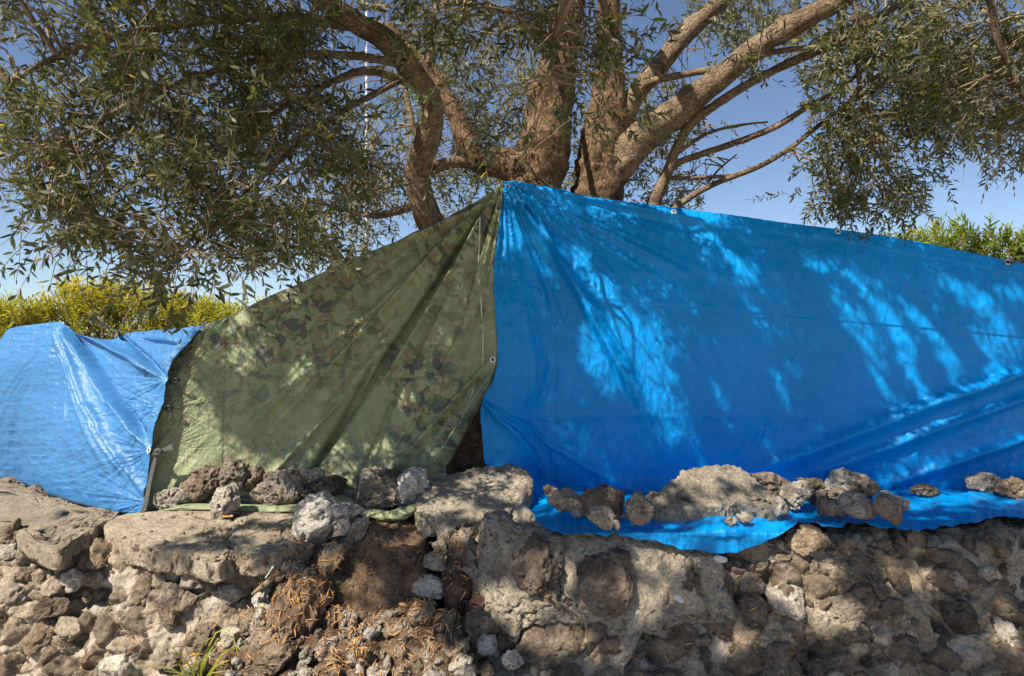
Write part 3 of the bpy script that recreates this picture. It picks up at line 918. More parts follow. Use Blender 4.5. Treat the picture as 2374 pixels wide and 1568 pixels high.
GV, GF = torus(0.0145, 0.0052)
GM = mk("grommet_ring", GV, GF, MAT['metal'], link=False)
a_ = np.linspace(0, 2 * np.pi, 16, endpoint=False)
HM = mk("grommet_hole", np.stack([0.0095 * np.cos(a_), 0.0095 * np.sin(a_), 0 * a_], 1), np.arange(16)[None], MAT['black'], link=False)


def grommet(parent, P, G, x, y, s=1.0):
    p, n = surf_at(P, G, x, y)
    g = ob("grommet", GM, parent)
    g.rotation_euler = Vector(n).to_track_quat('Z', 'Y').to_euler()
    g.location = Vector(p) + Vector(n) * 0.003
    g.scale = (s, s, s)
    h = ob("eyelet", HM, g)
    h.location = (0, 0, -0.0012)
    return g


def tube(pts, rad, seg=12, step=0.03, bumps=0.0, seed=0, caps=True):
    p = np.array(pts, float); r = np.array(rad, float)
    # Catmull-Rom
    n = len(p)
    e = np.concatenate([[2 * p[0] - p[1]], p, [2 * p[-1] - p[-2]]])
    out, rr, ss = [], [], []
    acc = 0
    for i in range(n - 1):
        a, b, c, d = e[i:i + 4]
        l = np.linalg.norm(c - b)
        k = max(2, int(l / step))
        t = np.linspace(0, 1, k, endpoint=(i == n - 2))[:, None]
        out.append(0.5 * ((2 * b) + (c - a) * t + (2 * a - 5 * b + 4 * c - d) * t ** 2 + (-a + 3 * b - 3 * c + d) * t ** 3))
        rr.append(r[i] + (r[i + 1] - r[i]) * t[:, 0]); ss.append(acc + l * t[:, 0]); acc += l
    C = np.concatenate(out); R = np.concatenate(rr); S = np.concatenate(ss)
    T = np.gradient(C, axis=0); T /= np.linalg.norm(T, axis=1)[:, None]
    ref = np.array([0.0, -1.0, 0.001])
    A = np.cross(T, ref); A /= np.maximum(np.linalg.norm(A, axis=1), 1e-6)[:, None]
    for i in range(1, len(A)):
        v = A[i - 1] - T[i] * (A[i - 1] @ T[i]); A[i] = v / np.linalg.norm(v)
    B = np.cross(T, A)
    th = np.linspace(0, 2 * np.pi, seg, endpoint=False)
    dirs = A[:, None] * np.cos(th)[None, :, None] + B[:, None] * np.sin(th)[None, :, None]
    V = C[:, None] + dirs * R[:, None, None]
    if bumps:
        q = V.reshape(-1, 3); rr_ = np.repeat(R, seg)
        k = fbm(q * 5, 3, seed) * 0.16 + fbm(q * 17, 3, seed + 5, ridged=True) * 0.07 + np.clip(fbm(q * 9 + 4, 2, seed + 8) - 0.35, 0, None) * 0.6
        V = (q + dirs.reshape(-1, 3) * (rr_ * bumps * k)[:, None]).reshape(V.shape)
    m = len(C)
    i, j = np.meshgrid(np.arange(m - 1), np.arange(seg), indexing='ij')
    F = np.stack([i * seg + j, i * seg + (j + 1) % seg, (i + 1) * seg + (j + 1) % seg, (i + 1) * seg + j], -1).reshape(-1, 4)
    V = V.reshape(-1, 3)
    UV = np.stack([np.tile(th, m) * np.repeat(R, seg), np.repeat(S, seg)], 1)
    if caps:
        V = np.concatenate([V, C[-1:] + T[-1:] * R[-1] * 0.6]); UV = np.concatenate([UV, UV[-1:]])
        tri = np.stack([(m - 1) * seg + np.arange(seg), (m - 1) * seg + (np.arange(seg) + 1) % seg, np.full(seg, m * seg)], 1)
        return V, [F, tri], UV, C, R
    return V, [F], UV, C, R


def tube_obj(name, pts, rad, mat, parent=None, **kw):
    V, F, UV, C, R = tube(pts, rad, **kw)
    o = mk(name, V, F, MAT[mat], parent=parent)
    l = o.data.uv_layers.new(name="UVMap")
    vi = np.empty(len(o.data.loops), np.int32); o.data.loops.foreach_get("vertex_index", vi)
    l.data.foreach_set("uv", UV[vi].astype(np.float32).ravel())
    return o, C, R


def strip(name, pts, normals, w, mat, parent=None, th=0.002):
    p = np.array(pts, float); n = np.array(normals, float)
    t = np.gradient(p, axis=0); t /= np.linalg.norm(t, axis=1)[:, None]
    s = np.cross(t, n); s /= np.linalg.norm(s, axis=1)[:, None]
    w = np.broadcast_to(np.asarray(w, float), (len(p),))[:, None]
    V = np.concatenate([p + s * w / 2, p - s * w / 2, p + s * w / 2 - n * th, p - s * w / 2 - n * th])
    k = len(p); F = []
    for i in range(k - 1):
        F += [(i, i + 1, k + i + 1, k + i), (2 * k + i, 3 * k + i, 3 * k + i + 1, 2 * k + i + 1), (i, 2 * k + i, 2 * k + i + 1, i + 1), (k + i, k + i + 1, 3 * k + i + 1, 3 * k + i)]
    F += [(0, k, 3 * k, 2 * k), (k - 1, 3 * k - 1, 4 * k - 1, 2 * k - 1)]
    return mk(name, V, np.array(F), MAT[mat], parent=parent, smooth=False)


# --- the big blue one: hangs from the tree, turns forward onto the wall top and over its edge
nu, nv = 420, 250
b_top = [(1168, 421, 4.22), (1210, 424, 4.25), (1300, 441, 4.27), (1350, 457, 4.28), (1440, 470, 4.28), (1560, 483, 4.28), (1700, 500, 4.28), (1800, 515, 4.27), (1940, 532, 4.26), (2020, 543, 4.25), (2100, 556, 4.24), (2200, 576, 4.23), (2300, 597, 4.22), (2374, 612, 4.20), (2560, 655, 4.16)]
b_left = [(1168, 421, 4.22), (1158, 500, 4.17), (1145, 570, 4.15), (1140, 640, 4.14), (1142, 700, 4.13), (1149, 780, 4.12), (1150, 850, 4.11), (1138, 890, 4.10), (1117, 920, 4.09), (1112, 960, 4.10), (1118, 1010, 4.10), (1123, 1080, 4.09), (1180, 1112, 4.05)]
crease_y = lambda x: np.interp(x, [1180, 1240, 1320, 1500, 1700, 1900, 2080, 2200, 2374, 2560], [1112, 1128, 1142, 1148, 1140, 1134, 1138, 1140, 1130, 1120])
xs = np.linspace(1180, 2560, 24)
b_bot = [(x, crease_y(x), rest_d(crease_y(x)) if x > 1240 else 4.05) for x in xs]
b_right = [(2560, 655, 4.16), (2560, 1120, float(rest_d(1120)))]
G1 = coons(b_top, b_bot, b_left, b_right, nu, nv)
# flap: from the crease forward to its front hem
fx = [1180, 1219, 1250, 1300, 1406, 1455, 1519, 1554, 1590, 1653, 1696, 1736, 1790, 1825, 1878, 1934, 2030, 2090, 2146, 2196, 2267, 2320, 2374, 2560]
fy = [1150, 1173, 1212, 1237, 1241, 1245, 1252, 1267, 1278, 1283, 1278, 1269, 1248, 1227, 1223, 1226, 1225, 1232, 1233, 1226, 1212, 1203, 1200, 1195]
nf = 90
Gf = np.zeros((nu, nf, 3))
bx = G1[:, -1, 0]
ux = np.interp(np.linspace(0, 1, nu), [0, 1], [0, 1])
hx = np.interp(bx, [1180, 1280, 2560], [1200, 1290, 2560]); hy = np.interp(hx, fx, fy) + 7 * n1(hx / 55, 3) + 4 * n1(hx / 19, 4)
for j in range(nf):
    t = (j + 1) / nf
    x = bx + (hx - bx) * t; y = G1[:, -1, 1] + (hy - G1[:, -1, 1]) * t
    d0 = G1[:, -1, 2]
    dh = np.maximum(rest_d(np.maximum(hy, 1150)), 3.30)
    Gf[:, j] = np.stack([x, y, 0 * x], 1)
    # lies on the wall top: depth from the top plane, never further forward than its hem
    Gf[:, j, 2] = np.maximum(np.minimum((H - ZT - 0.012) * FP / (y - CY), d0 - 0.004 * j), 3.27)
G = np.concatenate([G1, Gf], 1)
X, Y = G[..., 0], G[..., 1]
hang = (np.arange(nv + nf) < nv)[None, :] * 1.0
lowv = np.clip(np.arange(nv + nf) / nv, 0, 1)[None, :]
dsp = pleats(X, Y, 1166, 418, 0, 100, 2.6, 330, 0.028, 3)
dsp += pleats(X, Y, 1112, 925, 15, 75, 2.2, 180, 0.013, 4) * hang
dsp += fold(X, Y, (1215, 470), (1480, 950), 8, 24, 0.052, 0.8)
dsp += fold(X, Y, (1190, 470), (1400, 760), 6, 18, 0.034, 0.8)
dsp += fold(X, Y, (1210, 440), (1640, 520), 6, 14, 0.020, 0.8)
dsp += fold(X, Y, (1230, 455), (1580, 640), 7, 20, 0.022, 0.8)
dsp += fold(X, Y, (2440, 815), (1720, 1085), 20, 32, 0.055, 0.7) * hang
dsp += fold(X, Y, (2440, 880), (1860, 1095), 14, 26, 0.038, 0.7) * hang
dsp += fold(X, Y, (2440, 980), (2040, 1120), 13, 24, 0.032, 0.7) * hang
dsp += fold(X, Y, (1118, 925), (1290, 1150), 5, 16, 0.026, 0.7) * hang
dsp += fold(X, Y, (1118, 930), (1430, 1130), 5, 18, 0.020, 0.7) * hang
seamy = 690 + (X - 1300) * 0.088
dsp += np.where(Y < seamy, 0.008, 0.0) * smooth(1280, 1340, X) * hang * smooth(0, 1, np.clip((seamy - Y) / 4, 0, 1)) * (1 - smooth(60, 220, seamy - Y))
hemy = np.interp(X, [1168, 1440, 1940, 2374, 2560], [421, 470, 532, 612, 655]) + 27
dsp += 0.004 * (1 - smooth(-3, 3, Y - hemy)) * smooth(1330, 1420, X)
q = np.stack([X.ravel() / 90, Y.ravel() / 90, np.zeros(X.size)], 1)
dsp += 0.022 * fbm(q * 0.35, 2, 81).reshape(X.shape) * smooth(0, 0.2, lowv) * hang
dsp += 0.009 * fbm(q * np.array([2.4, 0.8, 1]), 3, 84, ridged=True).reshape(X.shape) * smooth(0.05, 0.25, lowv)
dsp += 0.0055 * fbm(q * np.array([6.5, 2.2, 1]), 3, 88, ridged=True).reshape(X.shape)
dsp += 0.05 * np.sin(np.pi * np.clip(lowv, 0, 1)) * hang          # a slight belly
# waves of the part lying on the wall
fl = 1 - hang
tt = np.clip((np.arange(nv + nf) - nv) / nf, 0, 1)[None, :]
wave = 0.042 * fbm(q * np.array([0.7, 1.6, 1]), 3, 91).reshape(X.shape) + 0.022 * fbm(q * np.array([1.5, 4.0, 1]), 2, 95, ridged=True).reshape(X.shape)
dsp += fl * np.sin(np.pi * np.clip(tt * 1.3, 0, 1)) * (np.maximum(wave, -0.01) + 0.014)
dsp += fl * fold(X, Y, (1760, 1225), (2090, 1228), 6, 10, 0.018, 0.6) + fl * fold(X, Y, (1230, 1165), (1420, 1228), 6, 10, 0.02, 0.6)
dsp += fl * 0.03 * smooth(2100, 2250, X) * np.sin(np.pi * np.clip(tt, 0, 1))
blue, PB = tarp_object("blue_tarp", G, 'blue', dsp)
GB = G
tag(blue, "big deep blue tarpaulin hung from the olive tree with its foot on the wall", "tarp")
for gx_, gy_ in ((1560, 496), (1941, 537), (2334, 607)):
    grommet(blue, PB, GB, gx_, gy_)
grommet(blue, PB, GB, 1178, 434, 0.9)

# --- camouflage one
nu, nv = 330, 230
c_top = [(470, 758, 4.015), (500, 745, 4.0), (560, 720, 4.04), (620, 690, 4.07), (700, 655, 4.10), (800, 610, 4.13), (880, 578, 4.15), (940, 555, 4.17), (1000, 530, 4.18), (1050, 500, 4.19), (1120, 460, 4.19), (1168, 426, 4.18)]
c_right = [(1168, 426, 4.18), (1158, 520, 4.13), (1150, 570, 4.11), (1146, 650, 4.09), (1149, 720, 4.08), (1153, 790, 4.07), (1151, 850, 4.05), (1136, 890, 4.04), (1112, 940, 4.02), (1080, 995, 4.0), (1050, 1050, 3.97), (1022, 1092, 3.94), (985, 1130, 3.90)]
c_left = [(470, 758, 4.015), (415, 800, 3.985), (391, 850, 3.955), (381, 900, 3.935), (371, 950, 3.905), (350, 1000, 3.885), (337, 1060, 3.855), (331, 1120, 3.825), (323, 1186, 3.785)]
c_bot = [(323, 1186, 3.785), (420, 1165, 3.84), (560, 1150, 3.92), (700, 1140, 3.95), (850, 1135, 3.93), (985, 1130, 3.90)]
G = coons(c_top, c_bot, c_left, c_right, nu, nv)
X, Y = G[..., 0], G[..., 1]
dsp = pleats(X, Y, 1168, 420, 95, 158, 2.4, 480, 0.034, 13)
dsp += fold(X, Y, (1130, 470), (740, 1060), 6, 17, -0.0505, 0.8)
dsp += fold(X, Y, (1140, 480), (880, 900), 6, 16, 0.0505, 0.8)
dsp += fold(X, Y, (1120, 470), (640, 980), 7, 20, 0.0344, 0.8)
dsp += fold(X, Y, (860, 850), (700, 1130), 8, 12, -0.0413, 0.8)
dsp += fold(X, Y, (1140, 860), (985, 1120), 8, 14, 0.0803, 0.8)
dsp += fold(X, Y, (1148, 850), (1020, 1090), 6, 10, -0.0688, 0.8)
dsp += fold(X, Y, (1130, 840), (880, 1120), 8, 20, 0.0413, 0.8)
dsp += fold(X, Y, (1140, 470), (930, 560), 5, 16, 0.0321, 0.8)
for tx, ty in ((434, 808), (406, 884), (392, 948), (366, 1045)):
    dsp += pleats(X, Y, tx, ty, -70, 60, 5.0, 60, 0.012, int(tx))
dsp += fold(X, Y, (1100, 500), (560, 1000), 7, 18, 0.022, 0.8) + fold(X, Y, (1080, 560), (830, 1110), 7, 14, -0.022, 0.8)
dsp += fold(X, Y, (800, 920), (620, 1110), 7, 12, 0.02, 0.8) + fold(X, Y, (1060, 780), (900, 1100), 7, 14, 0.022, 0.8) + fold(X, Y, (960, 700), (740, 960), 6, 12, -0.016, 0.8)
u_ = np.linspace(0, 1, nu)[:, None]; v_ = np.linspace(0, 1, nv)[None, :]
q = np.stack([X.ravel() / 90, Y.ravel() / 90, np.ones(X.size)], 1)
dsp += 0.02 * fbm(q * 0.4, 2, 181).reshape(X.shape) * np.sin(np.pi * u_)
qr = q.copy(); qr[:, 0] = q[:, 0] * 0.75 + q[:, 1] * 0.66; qr[:, 1] = -q[:, 0] * 0.66 + q[:, 1] * 0.75
dsp += 0.011 * fbm(qr * np.array([2.2, 0.5, 1]), 3, 184, ridged=True).reshape(X.shape)
dsp += 0.04 * np.sin(np.pi * u_) * np.sin(np.pi * v_)
sx = 530 - (Y - 760) * 0.03
dsp += -0.006 * np.exp(-((X - sx) / 3.5) ** 2)
camo, PC = tarp_object("camouflage_tarp", G, 'camo', dsp)
GC = G
tag(camo, "green and brown camouflage tarpaulin stretched between the two blue ones", "tarp")
grommet(camo, PC, GC, 1143, 835, 1.0)
grommet(camo, PC, GC, 1160, 440, 0.9)
for line in ([(1133, 470), (1128, 487), (1120, 520), (1113, 554), (1110, 617), (1112, 660), (1114, 703), (1121, 780), (1121, 848), (1117, 876)], [(1099, 905), (1090, 935), (1080, 963), (1072, 985)]):
    ps, ns = zip(*[surf_at(PC, GC, x, y) for x, y in line])
    ps = np.array(ps) + np.array(ns) * 0.003
    strip("seam", ps, ns, 0.008, 'thread', camo)
# the rolled hem of the camouflage sheet, lying on the wall under the stones


def roll(pts, w, parent, seed):
    """a flattened, twisted roll of cloth"""
    V, F, UV, C, R = tube(pts, w, seg=28, step=0.012)
    q = V
    k = 0.35 * fbm(q * np.array([6, 22, 30]), 3, seed, ridged=True)
    Cc = np.repeat(C, 28, 0); Cc = np.concatenate([Cc, C[-1:]])
    V = Cc + (V - Cc) * (1 + k)[:, None] * np.array([1, 1.6, 0.62])
    o = mk("hem_roll", V, F, MAT['camo'], parent=parent)
    l = o.data.uv_layers.new(name="UVMap"); vi = np.empty(len(o.data.loops), np.int32); o.data.loops.foreach_get("vertex_index", vi)
    l.data.foreach_set("uv", (UV + 3.3)[vi].astype(np.float32).ravel())
    return o


roll([px(365, 1186, 3.70), px(430, 1176, 3.72), px(500, 1176, 3.74), px(600, 1180, 3.75), px(690, 1180, 3.75), px(760, 1180, 3.76)], [0.004, 0.022, 0.026, 0.026, 0.03, 0.02], camo, 5)
roll([px(755, 1150, 3.88), px(790, 1158, 3.80), px(840, 1183, 3.70), px(890, 1196, 3.64), px(935, 1190, 3.64), px(968, 1172, 3.68)], [0.012, 0.026, 0.028, 0.034, 0.040, 0.02], camo, 6)

# --- light blue one on the left
nu, nv = 260, 220
l_top = [(-260, 842, 5.0), (-60, 815, 4.72), (0, 788, 4.62), (8, 764, 4.60), (40, 756, 4.56), (85, 750, 4.50), (137, 745, 4.44), (152, 757, 4.42), (185, 776, 4.36), (230, 791, 4.30), (262, 788, 4.26), (277, 775, 4.24), (350, 766, 4.14), (420, 760, 4.04), (472, 755, 3.965)]
l_right = [(472, 755, 3.965), (441, 797, 3.93), (415, 842, 3.90), (405, 885, 3.885), (399, 940, 3.86), (376, 990, 3.83), (364, 1040, 3.805), (351, 1095, 3.78), (338, 1150, 3.75), (334, 1192, 3.72)]
l_left = [(-260, 842, 5.0), (-260, 1060, 5.0)]
l_bot = [(-260, 1080, 5.0), (-100, 1100, 4.78), (0, 1114, 4.60), (50, 1124, 4.50), (100, 1143, 4.30), (150, 1160, 4.12), (200, 1173, 3.98), (270, 1188, 3.80), (334, 1192, 3.72)]
G = coons(l_top, l_bot, l_left, l_right, nu, nv)
X, Y = G[..., 0], G[..., 1]
dsp = pleats(X, Y, 140, 742, 25, 120, 3.0, 240, 0.014, 23)
dsp += fold(X, Y, (150, 758), (345, 1010), 7, 12, -0.0527, 0.75)
dsp += fold(X, Y, (160, 762), (395, 880), 10, 14, 0.0486, 0.75)
dsp += fold(X, Y, (278, 778), (404, 884), 5, 9, -0.0365, 0.75)
dsp += fold(X, Y, (330, 790), (432, 806), 5, 8, -0.0243, 0.75)
dsp += fold(X, Y, (140, 760), (360, 1050), 5, 9, 0.0365, 0.75)
dsp += fold(X, Y, (135, 765), (330, 1140), 6, 10, 0.0324, 0.75)
dsp += fold(X, Y, (130, 770), (290, 1100), 6, 9, 0.0284, 0.75)
dsp += fold(X, Y, (125, 770), (250, 1080), 6, 12, 0.0203, 0.75)
for tx, ty, s_ in ((436, 806, 31), (404, 884, 32), (391, 947, 33), (362, 1046, 34), (340, 1165, 35)):
    dsp += pleats(X, Y, tx, ty, 120, 180, 2.6, 80, 0.016, s_) + pleats(X, Y, tx, ty, -180, -140, 2.6, 80, 0.014, s_ + 9)
q = np.stack([X.ravel() / 90, Y.ravel() / 90, np.ones(X.size) * 3], 1)
dsp += 0.03 * fbm(q * 0.5, 2, 281).reshape(X.shape)
dsp += 0.006 * fbm(q * np.array([3.2, 0.9, 1]), 3, 284, ridged=True).reshape(X.shape)
dsp += 0.004 * fbm(q * np.array([4.0, 6.0, 1]), 3, 288, ridged=True).reshape(X.shape)
dsp += 0.05 * np.sin(np.pi * np.linspace(0, 1, nv))[None, :]
lb, PL = tarp_object("light_blue_tarp", G, 'lightblue', dsp)
GL = G
tag(lb, "sunlit light blue tarpaulin at the left end of the fence", "tarp")
grommet(lb, PL, GL, 372, 1049, 0.9)

# ties, strap, tape, cord
pS = px(398, 1036, 3.78); pK = px(364, 1050, 3.77)
strap = strip("webbing_strap", [px(330, 1192, 3.685), px(338, 1165, 3.70), px(346, 1120, 3.735), px(355, 1080, 3.755), px(363, 1050, 3.765), px(378, 1043, 3.755), px(392, 1038, 3.745), px(400, 1036, 3.74)], np.tile([0, -0.97, 0.2], (8, 1)), [0.026, 0.024, 0.022, 0.022, 0.018, 0.02, 0.030, 0.034], 'strap')
tag(strap, "grey webbing strap knotted where the light blue and camouflage tarps meet", "strap")
Vk, Fk, *_ = tube([px(358, 1054, 3.76), px(364, 1044, 3.745), px(372, 1046, 3.745), px(369, 1054, 3.75), px(361, 1052, 3.745)], [0.011] * 5, seg=10, step=0.004)
mk("knot", Vk, Fk, MAT['strap'], parent=strap)
for (x, y, lab) in ((435, 807, "thin black tie near the top of the tarp seam"), (407, 882, "black cable tie in the middle of the tarp seam"), (391, 946, "black cable tie just above the grey strap")):
    d_ = float(np.interp(y, [800, 880, 945], [3.915, 3.865, 3.845]))
    o, *_ = tube_obj("cable_tie", [px(x - 9, y + 2, d_), px(x - 3, y - 4, d_ - 0.02), px(x + 5, y - 3, d_ - 0.02), px(x + 10, y, d_), px(x + 3, y + 4, d_ - 0.014), px(x - 8, y + 4, d_)], [0.004, 0.006, 0.006, 0.004, 0.005, 0.004], 'black', seg=8, step=0.006)
    tag(o, lab, "cable tie", "black ties lacing the tarps together")
tp = strip("tape_patch", [px(474, 746, 3.95), px(472, 756, 3.935), px(469, 767, 3.93)], np.tile([-0.2, -0.95, 0.2], (3, 1)), 0.027, 'tape', None)
tag(tp, "small grey tape patch on the top corner of the light blue tarp", "tape")
tw, *_ = tube_obj("knotted_cord", [px(277, 776, 4.20), px(270, 770, 4.19), px(262, 763, 4.4), px(235, 752, 4.9), px(180, 735, 5.6)], [0.012, 0.014, 0.004, 0.0035, 0.003], 'black', seg=8, step=0.01)
tag(tw, "dark cord tied to the dip in the light blue tarp", "cord")
bg_, *_ = tube_obj("black_cord", [px(2334, 607, 4.19), px(2342, 609, 4.15), px(2352, 607, 4.2), px(2374, 601, 4.45), px(2420, 590, 5.0)], [0.006, 0.007, 0.006, 0.006, 0.006], 'black', seg=8, step=0.01)
tag(bg_, "short black cord through the last eyelet of the big blue tarp", "cord")

# ------------------------------------------------------------------ loose stones on the wall
LOOSE = [
    # crop, outline, depth (0: rest on the wall top by its lowest point), material, label, options
    (C1, [(990, 400), (1040, 365), (1130, 345), (1200, 360), (1230, 420), (1160, 460), (1060, 480), (1000, 460)], 0, 'pale', "low pale crumbly stone beside the grey strap"),
    (C1, [(1190, 300), (1260, 230), (1350, 185), (1420, 215), (1435, 270), (1420, 330), (1390, 400), (1330, 430), (1220, 440), (1195, 370)], 3.84, 'brown', "big porous dark brown stone leaning on the left of the camouflage tarp"),
    (C1, [(1420, 280), (1450, 200), (1480, 140), (1540, 140), (1600, 190), (1610, 260), (1580, 340), (1500, 350), (1430, 320)], 3.87, 'grey', "tall pointed grey stone standing behind the small knobbly one"),
    (C1, [(1385, 400), (1420, 350), (1500, 320), (1570, 345), (1590, 390), (1560, 450), (1500, 500), (1440, 530), (1400, 510), (1385, 450)], 3.60, 'pale', "knobbly pale stone on the camouflage hem with a dry leaf under it"),
    (C1, [(1590, 270), (1640, 200), (1690, 200), (1715, 260), (1700, 330), (1630, 360), (1585, 340)], 3.90, 'brown', "narrow brown stone right of the tall pointed grey stone"),
    (C1, [(1710, 300), (1740, 230), (1790, 230), (1805, 270), (1770, 320)], 3.92, 'dark', "small dark stone wedged behind the broad grey stone"),
    (C2, [(-60, 400), (20, 350), (100, 290), (160, 240), (240, 225), (320, 260), (355, 320), (340, 380), (290, 430), (120, 440), (-20, 430)], 3.82, 'grey', "broad grey stone with a pale lichen patch on the green hem"),
    (C2, [(315, 240), (370, 205), (430, 210), (470, 240), (460, 270), (390, 285), (330, 268)], 3.88, 'pale', "small flat pale stone perched on top of the broad grey stone"),
    (C2, [(320, 380), (360, 310), (430, 280), (540, 265), (620, 275), (650, 320), (630, 370), (540, 390), (430, 400), (340, 412)], 3.84, 'dark', "long low dark stone left of the round boulder"),
    (C2, [(635, 370), (660, 290), (720, 235), (800, 215), (890, 230), (950, 280), (990, 340), (995, 400), (950, 440), (850, 470), (740, 455), (650, 410)], 3.76, 'grey', "large round grey brown boulder on the twisted green hem"),
    (C2, [(965, 290), (1000, 240), (1070, 200), (1150, 225), (1165, 290), (1140, 370), (1080, 420), (1030, 435), (1000, 390), (990, 330)], 3.74, 'white', "whitish stone between the round boulder and the wide slab"),
    (C2, [(260, 530), (300, 450), (380, 400), (450, 390), (470, 365), (500, 400), (540, 440), (640, 450), (730, 480), (700, 520), (600, 570), (560, 640), (480, 720), (420, 740), (350, 690), (300, 590)], 3.42, 'white', "jagged white mortar lump at the left edge of the wall gap"),
    (C2, [(550, 600), (580, 540), (640, 530), (650, 590), (600, 650), (550, 650)], 3.36, 'pale', "small grey white stone beside the jagged white lump"),
    (C2, [(610, 680), (640, 590), (700, 530), (780, 500), (790, 560), (740, 640), (680, 720), (620, 735)], 3.40, 'pale', "long pale grey stone sloping down beside the earth bank"),
    (C3, [(360, 320), (400, 305), (460, 330), (480, 370), (430, 390), (380, 375)], 3.84, 'brown', "small brown stone nearest the left fold of the blue foot"),
    (C3, [(395, 400), (470, 340), (540, 330), (590, 370), (680, 390), (685, 440), (640, 490), (560, 460), (450, 440)], 3.78, 'grey', "lumpy grey stone left of the reddish brown one"),
    (C3, [(455, 460), (480, 410), (520, 410), (535, 455), (510, 478)], 3.66, 'pale', "small pale chip in front of the lumpy grey stone"),
    (C3, [(530, 475), (590, 440), (615, 500), (570, 500)], 3.62, 'pale', "tiny pale chip on the blue fold right of its twin"),
    (C3, [(580, 370), (640, 315), (700, 300), (780, 315), (840, 345), (895, 350), (905, 430), (890, 490), (850, 515), (780, 490), (690, 460)], 3.76, 'flat', "large reddish brown stone on the blue foot"),
    (C3, [(660, 510), (690, 450), (750, 440), (800, 500), (835, 560), (830, 600), (760, 580), (680, 545)], 3.56, 'grey', "stone standing in front of the reddish brown one"),
    (C3, [(750, 445), (800, 445), (850, 520), (870, 590), (850, 606), (815, 530)], 3.60, 'pale', "thin tilted grey slab against the dark stone"),
    (C3, [(910, 430), (980, 360), (1020, 360), (1065, 400), (1075, 490), (1050, 530), (960, 555), (920, 500)], 3.68, 'grey', "squarish grey stone at the left end of the broad sunlit slab"),
    (C3, [(1025, 375), (1080, 345), (1130, 350), (1145, 385), (1100, 420), (1060, 425)], 3.88, 'dark', "small dark stone behind the squarish grey one"),
    (C3, [(1550, 540), (1580, 497), (1640, 520), (1632, 552), (1580, 555)], 3.56, 'pale', "small pale pebble under the broad sunlit slab"),
    (C3, [(1640, 485), (1690, 475), (1750, 530), (1700, 547), (1648, 532)], 3.58, 'grey', "grey chip under the right tip of the broad sunlit slab"),
    (C4, [(20, 240), (80, 225), (160, 230), (240, 265), (300, 290), (320, 330), (240, 345), (200, 385), (150, 375), (110, 310)], 3.86, 'brown', "brown stone behind the right shoulder of the broad slab"),
    (C4, [(210, 375), (240, 330), (310, 290), (390, 280), (420, 350), (390, 392), (340, 392), (320, 450), (270, 442), (240, 402)], 3.72, 'pale', "pale sunlit stone right of the broad slab"),
    (C4, [(310, 250), (350, 240), (480, 260), (500, 340), (480, 415), (420, 430), (385, 405), (420, 350), (400, 290)], 3.82, 'dark', "dark square edged stone behind the pale sunlit one"),
    (C4, [(150, 400), (200, 370), (250, 430), (255, 490), (170, 495)], 3.64, 'pale', "small bright stone tucked under the right tip of the broad slab"),
    (C4, [(500, 330), (540, 260), (570, 215), (640, 200), (700, 225), (780, 240), (770, 275), (700, 300), (650, 350), (560, 345)], 3.86, 'pale', "pale topped stone crowning the right hand heap"),
    (C4, [(660, 320), (700, 275), (780, 255), (850, 300), (860, 350), (820, 395), (750, 392), (690, 352)], 3.76, 'flat', "smooth dark brown stone in the right hand heap"),
    (C4, [(500, 380), (560, 320), (630, 320), (650, 360), (600, 425), (550, 405)], 3.74, 'dark', "dark stone under the pale topped one in the right heap"),
    (C4, [(460, 420), (490, 380), (560, 400), (640, 450), (650, 492), (560, 492), (470, 492)], 3.63, 'grey', "low grey stone at the left foot of the right hand heap"),
    (C4, [(600, 440), (640, 360), (720, 350), (780, 400), (830, 420), (830, 500), (760, 507), (650, 485)], 3.62, 'pale', "rough pale grey stone at the front of the right hand heap"),
    (C4, [(835, 400), (860, 360), (930, 380), (1000, 460), (990, 540), (920, 542), (870, 502), (840, 482)], 3.60, 'brown', "wedge shaped brown stone at the right foot of the heap"),
    (C4, [(865, 335), (920, 340), (950, 370), (1050, 400), (1052, 440), (1000, 465), (930, 400)], 3.70, 'pale', "pale ragged stone sticking out right of the heap"),
    (C4, [(1055, 342), (1110, 310), (1160, 297), (1220, 310), (1260, 330), (1250, 360), (1070, 362)], 4.02, 'tan', "flat tan stone alone at the foot of the blue sheet"),
    (C4, [(1435, 310), (1470, 255), (1560, 230), (1640, 230), (1670, 280), (1640, 330), (1620, 355), (1500, 332)], 3.98, 'grey', "grey stone at the far right of the wall top"),
    (C4, [(1630, 340), (1660, 280), (1720, 270), (1804, 250), (1860, 290), (1850, 390), (1720, 382)], 3.94, 'tan', "tan stone touching the right edge of the picture"),
]
for crop, o_, d_, mt, lab in LOOSE:
    w = max(p[0] for p in o_) - min(p[0] for p in o_)
    yb = max(crop(*p)[1] for p in o_)
    if d_ == 0:
        d_ = float(rest_d(yb))
    if crop in (C3, C4):
        d_ = min(d_, 0.975 * (H - ZT - 0.035) * FP / (yb - CY))
    big = w > 500
    r = rock_from(crop, o_, d_, mt, thick=0.34 if big else 0.85, level=5 if w > 110 else 4, shear=0.95 if big else 0.12, e=0.32 if big else 0.60,
                  rough=0.04 if big else 0.11, facet=0 if big else 13, name="loose_slab" if big else "loose_stone", pit=1.6)
    if crop in (C3, C4):
        r.location.z -= 0.012
    tag(r, lab, "slab" if big else "stone", "loose stones weighing down the tarps")
r = flat_slab([C2(*p) for p in [(1095, 470), (1110, 390), (1165, 305), (1300, 235), (1500, 195), (1700, 168), (1800, 190), (1862, 250), (1850, 340), (1790, 385), (1750, 415), (1690, 475), (1600, 490), (1480, 545), (1380, 565), (1290, 610), (1240, 600), (1225, 540), (1150, 560), (1105, 530)]], 0.665, 0.35, 0.085, 3.45, 6, 'slab', 0.02, "loose_slab")
